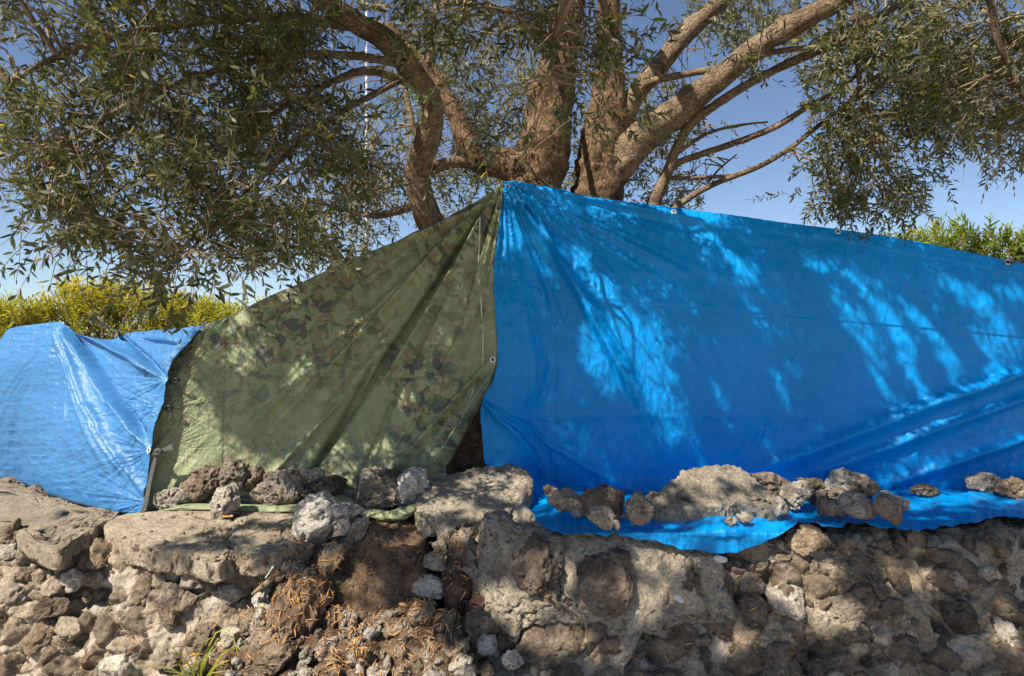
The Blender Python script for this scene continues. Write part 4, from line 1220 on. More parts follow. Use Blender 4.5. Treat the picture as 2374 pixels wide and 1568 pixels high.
tag(r, "wide grey mortar slab tilted between the camouflage and blue tarps", "slab", "loose stones weighing down the tarps")
r = flat_slab([C3(*p) for p in [(1080, 440), (1090, 400), (1150, 350), (1165, 305), (1250, 250), (1275, 205), (1400, 185), (1550, 172), (1620, 168), (1700, 215), (1760, 270), (1820, 320), (1860, 370), (1880, 420), (1950, 440), (1940, 455), (1860, 445), (1750, 440), (1690, 410), (1640, 415), (1560, 440), (1450, 450), (1360, 470), (1230, 475), (1120, 470)]], 0.705, 0.62, 0.11, 3.42, 6, 'slab', 0.028, "loose_slab")
tag(r, "broad sunlit mortar slab leaning on the blue tarp", "slab", "loose stones weighing down the tarps")
# low rubble along the back of the left cap
for k, (o_, lab) in enumerate((([(0, 270), (60, 265), (110, 290), (170, 330), (90, 345), (0, 335)], "crumbled mortar behind the smooth cap at the far left"), ([(150, 335), (235, 310), (270, 345), (330, 380), (200, 370)], "thin dark stone against the foot of the light blue tarp"))):
    r = rock_from(C1, o_, 4.45 - 0.2 * k, 'brown', thick=0.8, level=4, name="loose_stone")
    tag(r, lab, "stone", "loose stones weighing down the tarps")

# ------------------------------------------------------------------ rubble fallen out of the wall


def soil_z(x, y):
    d = (SOILP[:, 0] - x) ** 2 + (SOILP[:, 1] - y) ** 2
    return SOILP[np.argmin(d), 2]


SOILP = np.empty(len(soil.data.vertices) * 3, np.float32); soil.data.vertices.foreach_get("co", SOILP); SOILP = SOILP.reshape(-1, 3)


def bank_d(y):
    """depth at which a line of sight meets the bank in the gap"""
    yy = np.array([3.66, 3.5, 3.36, 3.2, 3.05, 2.85, 2.4]); zz = np.array([0.615, 0.60, 0.53, 0.36, 0.27, 0.19, 0.06])
    pyy = CY + (H - zz) / yy * FP
    return float(np.interp(y, pyy, yy))


FALLEN = [
    (C2, [(1030, 1160), (1090, 1090), (1200, 1100), (1220, 1220), (1150, 1260), (1050, 1200)], 'grey', "grey fallen stone below the red one in the rubble"),
    (C2, [(1200, 1180), (1330, 1150), (1400, 1250), (1400, 1320), (1280, 1340), (1210, 1270)], 'dark', "dark fallen stone left of the block's lower corner"),
    (C2, [(1410, 1180), (1500, 1140), (1600, 1200), (1600, 1290), (1500, 1330), (1420, 1250)], 'brown', "brown fallen stone under the corner of the mortar block"),
    (C2, [(1075, 960), (1150, 910), (1230, 940), (1280, 980), (1260, 1040), (1140, 1040), (1070, 1000)], 'white', "whitish crumbly lump right of the earth bank"),
    (C2, [(1145, 800), (1180, 760), (1260, 770), (1280, 860), (1230, 880), (1150, 840)], 'pale', "pale stone high on the right side of the earth bank"),
    (C2, [(1200, 700), (1270, 680), (1300, 740), (1270, 780), (1210, 760)], 'grey', "grey stone tucked below the wide tilted slab"),
    (C2, [(410, 1400), (480, 1320), (560, 1330), (570, 1440), (500, 1470), (420, 1440)], 'grey', "rounded grey stone in the sunlit rubble"),
    (C2, [(580, 1180), (640, 1140), (690, 1180), (690, 1280), (620, 1290), (590, 1240)], 'pale', "upright pale stone right of the rotten stump"),
    (C2, [(20, 1190), (60, 1120), (140, 1120), (150, 1210), (120, 1280), (20, 1290)], 'pale', "pale block left of the rotten stump"),
    (C2, [(20, 1060), (70, 1000), (130, 1000), (120, 1110), (60, 1130)], 'white', "white lump above the pale block by the stump"),
    (C2, [(1480, 1360), (1530, 1300), (1610, 1310), (1620, 1400), (1530, 1420)], 'white', "white crumbly stone beside the big brown wall stone"),
    (C2, [(1640, 1450), (1740, 1390), (1790, 1480), (1700, 1510)], 'white', "white stone lowest in the rubble on the right"),
    (C2, [(1000, 1300), (1060, 1265), (1090, 1330), (1030, 1350)], 'pale', "small pale stone under the tan clod"),
    (C2, [(1090, 1270), (1180, 1260), (1250, 1330), (1180, 1370), (1100, 1340)], 'brown', "brown stone wedged in the middle of the rubble"),
    (C2, [(1120, 1400), (1150, 1340), (1290, 1410), (1280, 1460), (1130, 1460)], 'tan', "flat tan slab in the rubble"),
    (C2, [(1290, 1420), (1380, 1340), (1440, 1330), (1430, 1400), (1350, 1470)], 'tan', "wedge of tan stone right of the flat tan slab"),
    (C2, [(860, 1270), (900, 1220), (1000, 1200), (1050, 1240), (1030, 1290), (950, 1320)], 'tan', "soft tan clod at the foot of the earth bank"),
    (C2, [(-40, 1450), (0, 1290), (130, 1270), (140, 1310), (260, 1340), (280, 1400), (200, 1500), (60, 1560)], 'tan', "large tan clod at the bottom left of the rubble"),
    (C2, [(560, 1400), (620, 1360), (670, 1410), (620, 1470), (570, 1450)], 'pale', "pale flake among the orange needles"),
    (C2, [(330, 1420), (380, 1380), (400, 1450), (360, 1500), (310, 1540)], 'pale', "pale stone left of the rounded grey one"),
    (C2, [(760, 1530), (830, 1500), (900, 1530), (880, 1600), (780, 1600)], 'pale', "pale stone at the bottom edge below the needles"),
    (C2, [(1310, 1500), (1370, 1440), (1450, 1460), (1430, 1540), (1340, 1560)], 'pale', "pale chip below the wedge of tan stone"),
    (C2, [(800, 1180), (900, 1150), (1000, 1140), (1000, 1170), (900, 1200), (830, 1220)], 'grey', "grey splinter of stone across the foot of the bank"),
    (C2, [(470, 1180), (520, 1130), (600, 1130), (570, 1230), (500, 1270)], 'brown', "brown stone leaning on the rotten stump"),
]
FT = []
for crop, o_, mt, lab in FALLEN:
    q = np.array([crop(*p) for p in o_]); yc = q[:, 1].max() - 0.25 * (q[:, 1].max() - q[:, 1].min())
    d_ = bank_d(yc)
    r = rock_from(crop, o_, d_, mt, thick=0.8, level=4, shear=0.25, e=0.68, rough=0.12, facet=7, name="fallen_stone", pit=1.2)
    tag(r, lab, "stone", "stones fallen out of the wall")
    FT.append((r.location.x, r.location.y, max(r.dimensions.x, r.dimensions.z) / 2))
rng = np.random.default_rng(5)
count = 0
small = list(FT)
names = {'pale': "small pale rubble stone in the gap of the wall", 'grey': "small grey rubble stone in the gap of the wall", 'brown': "small brown rubble stone in the gap of the wall", 'tan': "small tan rubble stone in the gap of the wall", 'white': "small white mortar crumb in the gap of the wall"}
for it in range(5000):
    if count >= 190:
        break
    y = rng.uniform(2.5, 3.12); w_ = np.interp(y, [2.5, 2.95, 3.12], [0.75, 0.62, 0.40])
    x = rng.normal(-0.70, w_ * 0.6)
    if abs(x + 0.65) > w_ * 1.15:
        continue
    r = rng.choice([0.016, 0.024, 0.034, 0.05], p=[.25, .3, .27, .18])
    if any((x - a) ** 2 + (y - b) ** 2 < (0.8 * (r + c)) ** 2 for a, b, c in small):
        continue
    small.append((x, y, r)); count += 1
    mt = str(rng.choice(['pale', 'grey', 'brown', 'tan', 'white'], p=[.42, .06, .08, .30, .14]))
    o = ob("rubble_stone", proto_mesh(int(rng.integers(9, 14)), mt))
    o.location = (x, y, soil_z(x, y) + r * 0.35)
    o.rotation_euler = rng.uniform(-3.1, 3.1, 3)
    q = r / 0.06
    o.scale = (q * rng.uniform(.9, 1.3), q, q * rng.uniform(.8, 1.1))
    tag(o, names[mt], "stone", "small rubble in the gap of the wall, " + mt)

# rotten stump of wood with torn fibres
st_ = rock_from(C2, [(160, 1200), (185, 1050), (205, 960), (240, 1000), (280, 925), (320, 985), (370, 905), (410, 960), (450, 930), (480, 1030), (500, 1090), (440, 1160), (380, 1250), (300, 1230), (210, 1270)], 3.09, 'wood', thick=0.7, level=6, shear=0.55, e=0.6, rough=0.16, facet=3, name="rotten_stump", pit=0.3, grain=0.016)
tag(st_, "rotten brown stump with torn fibres in the gap of the wall", "stump")
stk, *_ = tube_obj("peeled_stick", [px(585, 1378, 3.14), px(600, 1366, 3.12), px(628, 1345, 3.11), px(640, 1330, 3.12), px(648, 1345, 3.11)], [0.006, 0.010, 0.013, 0.017, 0.018], 'twig', seg=10, step=0.01, bumps=1.0, seed=3)
tag(stk, "pale broken stick beside the rotten stump", "stick")
rt, *_ = tube_obj("dry_root", [px(497, 1353, 3.14), px(508, 1330, 3.11), px(512, 1315, 3.11), px(516, 1308, 3.13)], [0.006, 0.010, 0.012, 0.010], 'dryleaf', seg=10, step=0.01, bumps=0.8, seed=4)
tag(rt, "short orange root stub sticking out under the cap slab", "root")
sp, *_ = tube_obj("dry_stalk", [px(616, 1340, 3.09), px(628, 1322, 3.08), px(633, 1314, 3.08)], [0.004, 0.004, 0.005], 'thread', seg=8, step=0.01)
tag(sp, "thin pale stalk above the left wall stones", "stalk")


# dry leaves
def dry_leaf(x, y, d, l, w, ang, tilt, lab, mat='dryleaf'):
    n = 9
    t = np.linspace(0, 1, n); ww = w / 2 * np.sin(np.pi * np.clip(t * 0.96 + 0.02, 0, 1)) ** 0.8
    V = []
    for k in (-1, -0.5, 0, 0.5, 1):
        V.append(np.stack([(t - 0.5) * l, k * ww, 0.35 * w * (abs(k) ** 2) * np.sin(np.pi * t) + 0.15 * l * (t - 0.5) ** 2], 1))
    V = np.stack(V, 1).reshape(-1, 3)
    o = mk("dry_leaf", V, grid_faces(n, 5), MAT[mat])
    so = o.modifiers.new("thickness", 'SOLIDIFY'); so.thickness = 0.0008
    o.location = px(x, y, d)
    o.rotation_euler = (tilt, 0, ang)
    tag(o, lab, "leaf")


dry_leaf(528, 1198, 3.55, 0.055, 0.022, 0.2, 0.5, "curled tan leaf under the knobbly pale stone")
dry_leaf(1445, 1201, 3.50, 0.06, 0.03, 0.2, 0.4, "orange brown dry leaf on the blue foot beside the dark stone")
dry_leaf(1270, 1382, 3.05, 0.045, 0.010, 0.8, 0.7, "single orange leaf on the front of the left mortar block")
dry_leaf(778, 1414, 2.97, 0.045, 0.016, 1.4, 1.2, "orange leaf standing upright in the needles by the stump")
dry_leaf(935, 1403, 2.98, 0.05, 0.014, -0.5, 0.7, "narrow orange leaf lying at the foot of the earth bank")
dry_leaf(815, 1500, 2.83, 0.06, 0.025, 0.9, 0.6, "curled orange leaf in the sunlit rubble")
dry_leaf(2069, 1205, 3.55, 0.05, 0.012, 0.1, 0.3, "thin brown leaf on the blue foot under the wedge stone", 'twig')

# grass tuft
tuft = empty("grass_tuft", px(450, 1590, 2.75))
tag(tuft, "yellow green grass tuft at the bottom left of the rubble", "grass")
for k, pts in enumerate(([(452, 1580), (440, 1545), (420, 1520), (384, 1492)], [(466, 1580), (466, 1540), (452, 1515)], [(458, 1580), (478, 1510), (500, 1468), (520, 1458), (540, 1475), (552, 1520)], [(462, 1580), (480, 1520), (505, 1480), (528, 1500)], [(446, 1584), (400, 1552), (350, 1543), (312, 1545)], [(470, 1584), (500, 1545), (530, 1532)], [(455, 1584), (425, 1562), (380, 1556)], [(462, 1584), (455, 1530), (470, 1490), (492, 1478)], [(448, 1584), (415, 1540), (402, 1524)], [(466, 1586), (492, 1560), (524, 1556)], [(452, 1584), (446, 1540), (430, 1500)], [(470, 1584), (512, 1520), (545, 1496), (556, 1505)])):
    b = strip("blade", [px(x, y, 2.78 - 0.02 * i) - np.array(tuft.location) for i, (x, y) in enumerate(pts)], np.tile([0.1, -0.9, 0.4], (len(pts), 1)), np.linspace(0.009, 0.002, len(pts)), 'grass', tuft, 0.001)

# ------------------------------------------------------------------ the olive tree
tree = empty("olive_tree", (0.0, 4.75, 0.0))
tag(tree, "old olive tree with spreading limbs behind the tarpaulins", "tree")
TO = np.array(tree.location)
LIMBS = []


def limb(name, pts, mat='limb', seg=20, step=0.025, bumps=1.0, stubs=0):
    """pts: photo x, photo y, half width in photo units, distance"""
    p = np.array([px(x, y, d) for x, y, h, d in pts]); r = np.array([h / FP * d for x, y, h, d in pts])
    V, F, UV, C, R = tube(p, r, seg=seg, step=step, bumps=bumps, seed=len(LIMBS) * 3 + 1)
    LIMBS.append((C, R))
    nv0 = len(V)
    if stubs:
        rng = np.random.default_rng(len(LIMBS) + 40)
        Vs, Fq, Ft, Us = [V], [F[0]], [F[1]], [UV]
        off = nv0
        for _ in range(stubs):
            i = rng.integers(2, len(C) - 1)
            d_ = rng.normal(size=3); d_[1] *= 0.5; d_ /= np.linalg.norm(d_)
            l = rng.uniform(0.015, 0.05)
            V2, F2, U2, _, _ = tube([C[i], C[i] + d_ * (R[i] + l * 0.5), C[i] + d_ * (R[i] + l) + np.array([0, 0, rng.uniform(-.01, .01)])], [0.0035, 0.0028, 0.0015], seg=5, step=0.02)
            Vs.append(V2); Us.append(U2); Fq.append(F2[0] + off); Ft.append(F2[1] + off); off += len(V2)
        V = np.concatenate(Vs); UV = np.concatenate(Us); F = [np.concatenate(Fq), np.concatenate(Ft)]
    o = mk(name, V - TO, F, MAT[mat], parent=tree)
    l = o.data.uv_layers.new(name="UVMap"); vi = np.empty(len(o.data.loops), np.int32); o.data.loops.foreach_get("vertex_index", vi)
    l.data.foreach_set("uv", UV[vi].astype(np.float32).ravel())
    return o


limb("trunk", [(1150, 1330, 120, 4.5), (1130, 1180, 92, 4.46), (1112, 1050, 70, 4.42), (1145, 880, 66, 4.46), (1195, 640, 66, 4.54), (1238, 440, 66, 4.6), (1262, 330, 60, 4.62), (1280, 220, 50, 4.65), (1300, 110, 38, 4.7), (1322, 0, 34, 4.75), (1345, -160, 28, 4.8), (1380, -420, 18, 4.9)], 'bark', 40, 0.018, 1.0)
limb("trunk", [(1230, 1330, 90, 4.8), (1250, 1100, 76, 4.78), (1300, 800, 64, 4.74), (1360, 560, 58, 4.72), (1388, 440, 56, 4.7), (1398, 340, 54, 4.7), (1408, 250, 42, 4.7), (1413, 150, 30, 4.7), (1412, 50, 26, 4.66), (1408, -80, 24, 4.6), (1395, -300, 18, 4.4)], 'bark', 36, 0.018, 1.0)
limb("limb", [(1150, 900, 40, 4.62), (1060, 640, 38, 4.5), (1005, 530, 32, 4.40), (977, 460, 28, 4.35), (968, 400, 29, 4.3), (984, 340, 30, 4.2), (1004, 270, 24, 4.1), (990, 215, 24, 4.0), (945, 150, 26, 3.85), (895, 95, 27, 3.7), (840, 62, 25, 3.6), (790, 30, 25, 3.5), (730, -20, 23, 3.4), (600, -150, 18, 3.1)], 'limb', 26)
limb("limb", [(1215, 400, 45, 4.6), (1170, 380, 34, 4.62), (1115, 372, 30, 4.62), (1080, 330, 25, 4.6), (1062, 275, 21, 4.62), (1030, 222, 19, 4.66), (990, 150, 16, 4.7), (900, 60, 13, 4.8)], 'bark', 20)
limb("branch", [(1120, 380, 18, 4.62), (1060, 376, 14, 4.55), (1010, 384, 13, 4.45), (980, 380, 12, 4.36)], 'limb', 14)
limb("limb", [(1405, 420, 40, 4.7), (1440, 370, 40, 4.66), (1500, 310, 36, 4.6), (1580, 248, 31, 4.5), (1680, 172, 28, 4.4), (1752, 112, 26, 4.3), (1850, 52, 24, 4.2), (1950, 0, 21, 4.1), (2080, -70, 17, 3.9), (2250, -160, 12, 3.7)], 'limb', 26)
limb("limb", [(1425, 330, 26, 4.72), (1450, 262, 25, 4.72), (1478, 212, 22, 4.72), (1530, 150, 22, 4.7), (1582, 88, 21, 4.68), (1640, 32, 19, 4.65), (1690, -15, 18, 4.6), (1800, -140, 14, 4.5)], 'limb', 22)
limb("branch", [(1480, 640, 22, 4.78), (1515, 480, 16, 4.7), (1545, 405, 13, 4.65), (1568, 345, 12, 4.6), (1605, 285, 10, 4.55), (1700, 216, 10, 4.5), (1795, 163, 9, 4.4), (1885, 122, 10, 4.35), (2000, 62, 9, 4.3), (2110, -10, 8, 4.2)], 'limb', 14, stubs=16)
limb("branch", [(1530, 450, 12, 4.7), (1562, 386, 8, 4.66), (1620, 360, 7, 4.62), (1685, 338, 7, 4.6), (1790, 298, 6.5, 4.5), (1870, 250, 6, 4.45), (1950, 203, 5, 4.4), (2015, 150, 4, 4.35)], 'limb', 10, stubs=18)
limb("branch", [(1500, 560, 10, 4.75), (1570, 480, 8, 4.7), (1650, 430, 6.5, 4.66), (1760, 386, 6, 4.6), (1830, 345, 5.5, 4.55), (1900, 290, 5, 4.5), (1965, 243, 4, 4.45), (2030, 200, 3, 4.4)], 'limb', 10, stubs=20)
limb("branch", [(1545, 412, 6, 4.68), (1600, 413, 4.5, 4.66), (1680, 408, 4, 4.64), (1730, 400, 2.5, 4.62)], 'limb', 8, stubs=5)
limb("branch", [(1640, 425, 3, 4.66), (1668, 392, 2.5, 4.66), (1708, 358, 1.6, 4.66)], 'limb', 6, stubs=4)
limb("branch", [(1560, 362, 5, 4.6), (1640, 310, 4, 4.6), (1720, 290, 3, 4.58), (1780, 283, 2, 4.55)], 'limb', 8, stubs=8)
limb("branch", [(1465, 220, 9, 4.7), (1510, 190, 9, 4.64), (1590, 172, 8, 4.55), (1680, 155, 8, 4.42), (1790, 122, 7, 4.3), (1900, 108, 5, 4.2), (2000, 98, 3.5, 4.15)], 'limb', 12, stubs=8)
limb("branch", [(1985, 30, 7, 4.25), (1986, 100, 7, 4.3), (1992, 180, 6, 4.32), (2000, 240, 5, 4.34), (2030, 300, 4, 4.35)], 'limb', 10)
limb("branch", [(2278, -60, 9, 3.8), (2300, 20, 8, 3.82), (2312, 90, 8, 3.84), (2338, 150, 6, 3.86), (2372, 215, 5, 3.88), (2420, 280, 3.5, 3.9)], 'limb', 12)
limb("branch", [(990, 215, 10, 4.05), (930, 185, 10, 4.0), (870, 165, 10, 3.9), (820, 170, 9, 3.8), (740, 205, 7, 3.7), (640, 260, 5, 3.5), (540, 320, 4, 3.3)], 'limb', 12)
limb("branch", [(985, 340, 9, 4.25), (960, 300, 8, 4.2), (948, 250, 7, 4.2), (935, 180, 6, 4.3)], 'limb', 12)
limb("branch", [(940, 150, 10, 3.85), (820, 130, 9, 3.6), (660, 130, 8, 3.4), (480, 170, 6, 3.2), (300, 240, 5, 3.0), (160, 330, 4, 2.85)], 'limb', 12)
limb("branch", [(840, 62, 12, 3.6), (640, 40, 10, 3.4), (400, 60, 8, 3.2), (180, 110, 6, 3.0), (20, 190, 4, 2.9)], 'limb', 12)
limb("branch", [(975, 470, 10, 4.36), (920, 490, 9, 4.5), (860, 500, 7, 4.7), (780, 480, 5, 4.9), (700, 460, 4, 5.0)], 'limb', 10)
limb("branch", [(1080, 330, 9, 4.6), (1040, 380, 6, 4.8), (960, 420, 5, 5.1), (860, 440, 4, 5.4)], 'limb', 8)
limb("branch", [(930, 185, 7, 4.0), (760, 280, 6, 3.7), (620, 400, 5, 3.4), (500, 520, 4, 3.1), (420, 600, 3, 2.9)], 'limb', 10)
limb("branch", [(1290, 130, 9, 4.6), (1230, 60, 8, 4.2), (1150, 20, 7, 3.7), (1080, 10, 5, 3.3)], 'limb', 10)
limb("branch", [(1410, 40, 9, 4.6), (1380, -40, 8, 3.9), (1350, -60, 6, 3.3), (1290, 60, 5, 3.1), (1280, 180, 3, 3.05)], 'limb', 10)

# out of frame, overhead: limbs added to carry the unseen crown which shades the wall
limb("limb", [(1408, -80, 24, 4.6), (1330, -500, 26, 3.7), (1180, -1200, 30, 2.7), (900, -3000, 40, 1.7)], 'limb', 14, 0.06)
limb("limb", [(1345, -160, 24, 4.75), (1700, -600, 26, 3.8), (2100, -1500, 30, 2.7), (2500, -3500, 40, 1.7)], 'limb', 14, 0.06)

# ---- twigs and leaves
LC = np.concatenate([c for c, r in LIMBS]); LR = np.concatenate([r for c, r in LIMBS])
START, DIR, LEN, LSC = [], [], [], []
BR_V, BR_F, boff = [], [], 0


def add_branch(p, q, r0, r1, rng):
    """thin crooked branch from the nearest limb to a spray"""
    global boff
    l = np.linalg.norm(q - p)
    mid = [p + (q - p) * t + rng.normal(size=3) * l * 0.06 + np.array([0, 0, 0.10 * l * math.sin(math.pi * t)]) for t in (0.3, 0.65)]
    V, F, _, _, _ = tube([p, *mid, q], np.linspace(r0, r1, 4), seg=5, step=max(0.08, l / 9), caps=False)
    BR_V.append(V); BR_F.append(F[0] + boff); boff += len(V)


def spray(cs, rng, spread, n, droop, lsc, tl=(0.16, 0.34), branch=True):
    """n twigs about each of the centres cs"""
    for c in cs:
        d2 = ((LC - c) ** 2).sum(1); i = int(np.argmin(d2))
        out = c - LC[i]; lo = np.linalg.norm(out); out = out / max(lo, 1e-3)
        if branch and lo > 0.08:
            add_branch(LC[i], c, 0.0055 if lo < 1.2 else 0.007, 0.0025, rng)
        k = max(1, int(rng.poisson(n)))
        s = c + rng.normal(size=(k, 3)) * spread * np.array([1, 1, 0.8])
        d = out * 0.55 + rng.normal(size=(k, 3)) * 0.6 + np.array([0, 0, -droop * 0.75])
        d /= np.linalg.norm(d, axis=1)[:, None]
        START.append(s); DIR.append(d); LEN.append(rng.uniform(*tl, k)); LSC.append(np.full(k, lsc))


rng = np.random.default_rng(31)
# (x, y, rx, ry, nearest, farthest, number of twigs, droop)
CROWN = [
    (130, 110, 230, 190, 2.7, 3.6, 330, .35), (420, 130, 300, 220, 2.8, 4.2, 720, .3), (290, 370, 280, 130, 2.7, 3.5, 430, .4),
    (600, 310, 240, 220, 3.0, 4.5, 520, .35), (470, 500, 240, 90, 2.7, 3.5, 310, .4), (180, 460, 110, 50, 2.7, 3.2, 60, .35),
    (430, 610, 80, 35, 2.7, 3.1, 36, .5), (380, 590, 60, 40, 2.7, 3.0, 30, .5), (720, 60, 260, 120, 3.0, 4.2, 360, .3),
    (150, 500, 60, 30, 2.6, 2.9, 30, .3), (100, 440, 80, 45, 2.7, 3.0, 60, .3), (200, 545, 60, 25, 2.7, 3.0, 24, .3), (60, 330, 70, 50, 2.7, 3.2, 34, .3),
    (800, 470, 130, 120, 4.8, 6.4, 300, .4), (880, 340, 170, 150, 4.8, 6.4, 240, .4), (640, 535, 110, 40, 3.0, 4.4, 80, .4), (760, 560, 90, 35, 4.7, 5.5, 60, .3),
    (760, 360, 140, 130, 3.6, 4.6, 150, .4),
    (1000, 70, 200, 90, 2.9, 4.2, 190, .4), (1190, 30, 200, 55, 2.9, 3.7, 190, .5), (1290, 210, 55, 75, 2.95, 3.2, 32, .7), (1110, 265, 60, 45, 2.95, 3.2, 26, .5), (1400, 190, 45, 80, 3.0, 3.4, 24, .6), (1240, 330, 40, 30, 3.0, 3.2, 10, .6),
    (1390, 70, 70, 80, 2.95, 3.4, 36, .6), (1100, 190, 150, 120, 5.0, 6.4, 170, .3), (1060, 430, 110, 60, 5.0, 6.4, 120, .3), (1340, 280, 40, 150, 5.2, 6.4, 60, .3),
    (1150, 270, 90, 80, 4.9, 5.8, 60, .3),
    (1520, 320, 70, 80, 5.0, 6.0, 70, .2), (1560, 430, 50, 35, 5.0, 5.8, 40, .3), (1470, 430, 40, 60, 5.0, 5.8, 35, .3), (1580, 215, 50, 40, 5.0, 6.0, 28, .2), (1610, 300, 40, 40, 5.0, 5.8, 20, .3),
    (1690, 50, 140, 55, 4.6, 6.0, 130, .3), (1850, 30, 200, 70, 4.0, 5.4, 170, .3), (1760, 160, 70, 40, 4.6, 5.4, 22, .5), (2000, 130, 120, 100, 4.0, 5.0, 150, .4), (1980, 250, 90, 80, 4.1, 4.8, 130, .5),
    (2000, 380, 110, 80, 4.1, 4.8, 190, .6), (2050, 450, 60, 35, 4.1, 4.7, 40, .8), (1930, 430, 50, 40, 4.2, 4.7, 35, .7), (2210, 100, 180, 150, 3.7, 5.0, 420, .4), (2250, 255, 140, 65, 3.7, 4.8, 210, .6), (2150, 230, 70, 70, 3.9, 4.8, 80, .5),
    (2360, 290, 50, 60, 3.8, 4.6, 60, .6), (2430, 150, 100, 200, 3.7, 4.6, 160, .4),
]
BARE = curve([(1000, 520), (977, 460), (968, 400), (984, 340), (1004, 270), (990, 215), (945, 150), (895, 95), (840, 62), (790, 30), (730, -20)], 40)
for x, y, rx, ry, d0, d1, n, dr in CROWN:
    per = 7 if n > 60 else 4
    m = max(1, n // per)
    a = rng.uniform(0, 2 * np.pi, m); r = np.sqrt(rng.uniform(0, 1, m))
    X_, Y_, D_ = x + rx * r * np.cos(a), y + ry * r * np.sin(a), rng.uniform(d0, d1, m)
    # the bare limb on the left stays in view: nothing grows in front of it
    near = np.min(np.hypot(X_[:, None] - BARE[None, :, 0], Y_[:, None] - BARE[None, :, 1]), 1)
    k = ~((near < 75) & (D_ < 4.5)) & (rng.random(m) < (0.64 if x < 900 else 0.82))
    if k.any():
        spray(px(X_[k], Y_[k], D_[k]), rng, 0.075, per, dr, 1.0)

# unseen crown overhead, its sprays and gaps placed to shape the dappled shade
GAPS = [
    (735, 1215, 50, 60), (955, 1115, 30, 30), (450, 860, 90, 120), (900, 1230, 50, 30), (470, 980, 80, 240), (560, 1100, 60, 60), (760, 1480, 280, 70), (840, 1640, 330, 110), (700, 1560, 280, 70), (1090, 1140, 60, 16), (1180, 1115, 40, 12), (560, 1400, 120, 60), (1560, 760, 40, 70), (1640, 980, 30, 70), (820, 1350, 60, 40), (2080, 640, 40, 60), (2180, 760, 40, 70), (1280, 1330, 60, 30),  # photo x, y, rx, ry of sunlit spots below
    (1170, 520, 26, 60), (1415, 780, 85, 85), (1370, 650, 55, 60), (1500, 880, 60, 70), (1560, 960, 40, 60), (1880, 560, 60, 30), (1960, 610, 90, 40), (2010, 720, 70, 100),
    (2120, 800, 60, 100), (2260, 620, 80, 45), (2120, 960, 150, 50), (2260, 890, 90, 50), (2330, 700, 60, 60), (1720, 620, 40, 60), (1655, 1082, 110, 56), (1710, 1155, 110, 60), (1805, 1112, 50, 40), (1945, 1082, 70, 40), (2160, 1160, 60, 14),
    (1650, 1262, 40, 18), (1220, 1410, 130, 45), (1480, 1410, 60, 40), (1830, 1250, 80, 40), (1860, 1340, 70, 60), (2110, 1335, 60, 35), (1560, 1300, 60, 35), (1960, 1430, 60, 40), (1700, 1480, 60, 30), (2330, 1480, 40, 50), (1300, 1490, 100, 35), (1150, 1130, 50, 20), (1060, 1230, 60, 30),
    (1110, 560, 25, 50), (880, 830, 50, 40), (980, 980, 26, 40), (700, 720, 40, 40), (640, 900, 50, 50), (820, 1110, 60, 40), (640, 1240, 80, 40), (950, 1115, 40, 30), (1040, 820, 30, 30), (600, 800, 30, 60), (760, 950, 30, 60), (2200, 1020, 60, 30), (1780, 820, 25, 60), (1330, 560, 30, 50),
]


GAPS = [(a, b, c * (0.74 if a > 1150 and b < 1080 else 1.0), d * (0.74 if a > 1150 and b < 1080 else 1.0)) for a, b, c, d in GAPS]
GAPS = [g + (0.0,) for g in GAPS if not (g[0] > 1150 and g[1] < 1085)] + [
    # x, y, half length, half width, slope of the streak in degrees
    (1170, 520, 60, 22, 95), (1390, 640, 75, 30, 60), (1450, 800, 105, 92, 55), (1530, 920, 80, 44, 60), (1900, 556, 60, 13, 15), (1985, 590, 60, 14, 35), (1950, 680, 80, 13, 62), (2010, 790, 90, 12, 66), (2050, 690, 100, 14, 55), (2110, 830, 90, 11, 64), (2140, 720, 90, 13, 50), (2200, 830, 90, 11, 60),
    (2240, 630, 70, 16, 25), (2300, 690, 80, 14, 40), (2290, 780, 80, 11, 55), (2350, 640, 50, 14, 20), (2140, 960, 150, 15, -31), (2260, 890, 120, 15, -31), (2330, 960, 70, 13, -30), (2200, 1010, 90, 12, -28), (2060, 1040, 80, 10, -25),
    (1740, 690, 60, 12, 60), (1790, 840, 70, 11, 72), (1690, 560, 50, 12, 55), (1330, 560, 50, 16, 60), (1600, 1010, 50, 16, 68), (1660, 900, 60, 10, 70),
]


def gap_r(x, y, g):
    a = math.radians(g[4]); c, s_ = math.cos(a), math.sin(a)
    dx, dy = x - g[0], y - g[1]
    return np.hypot((dx * c + dy * s_) / g[2], (-dx * s_ + dy * c) / g[3])


def shade_want(x, y):
    w = smooth(430, 600, x + 0.15 * (y - 784) - np.clip(y - 1250, 0, None) * 0.85)
    for g in GAPS:
        w = w * smooth(0.75, 1.35, gap_r(x, y, g))
    return w


def allowed(p):
    """nothing hangs in the part of the view where the photograph shows sky or cloth"""
    v = p[:, 1] > 0.3
    sx = CX + p[:, 0] / np.maximum(p[:, 1], .3) * FP; sy = CY - (p[:, 2] - H) / np.maximum(p[:, 1], .3) * FP
    return ~(v & (sy > -90) & (sy < 1700) & (sx > -120) & (sx < 2500))


rng = np.random.default_rng(57)
want = 950
got = []
for it in range(120):
    m = 600
    x = rng.uniform(420, 2700, m); y = rng.uniform(430, 1640, m)
    d_ = np.where(y < 1150, 4.12, face_d(x, y))
    P0 = px(x, y, d_)
    h = rng.uniform(3.2, 5.0, m)
    t = (h - P0[:, 2]) / SUN[2]
    P1 = P0 + SUN * t[:, None]
    ok = (rng.random(m) < shade_want(x, y) * smooth(-0.5, 2.0, P1[:, 1] + 2.4)) & allowed(P1)
    got.append(P1[ok])
    if sum(map(len, got)) >= want:
        break
got = np.concatenate(got)[:want]
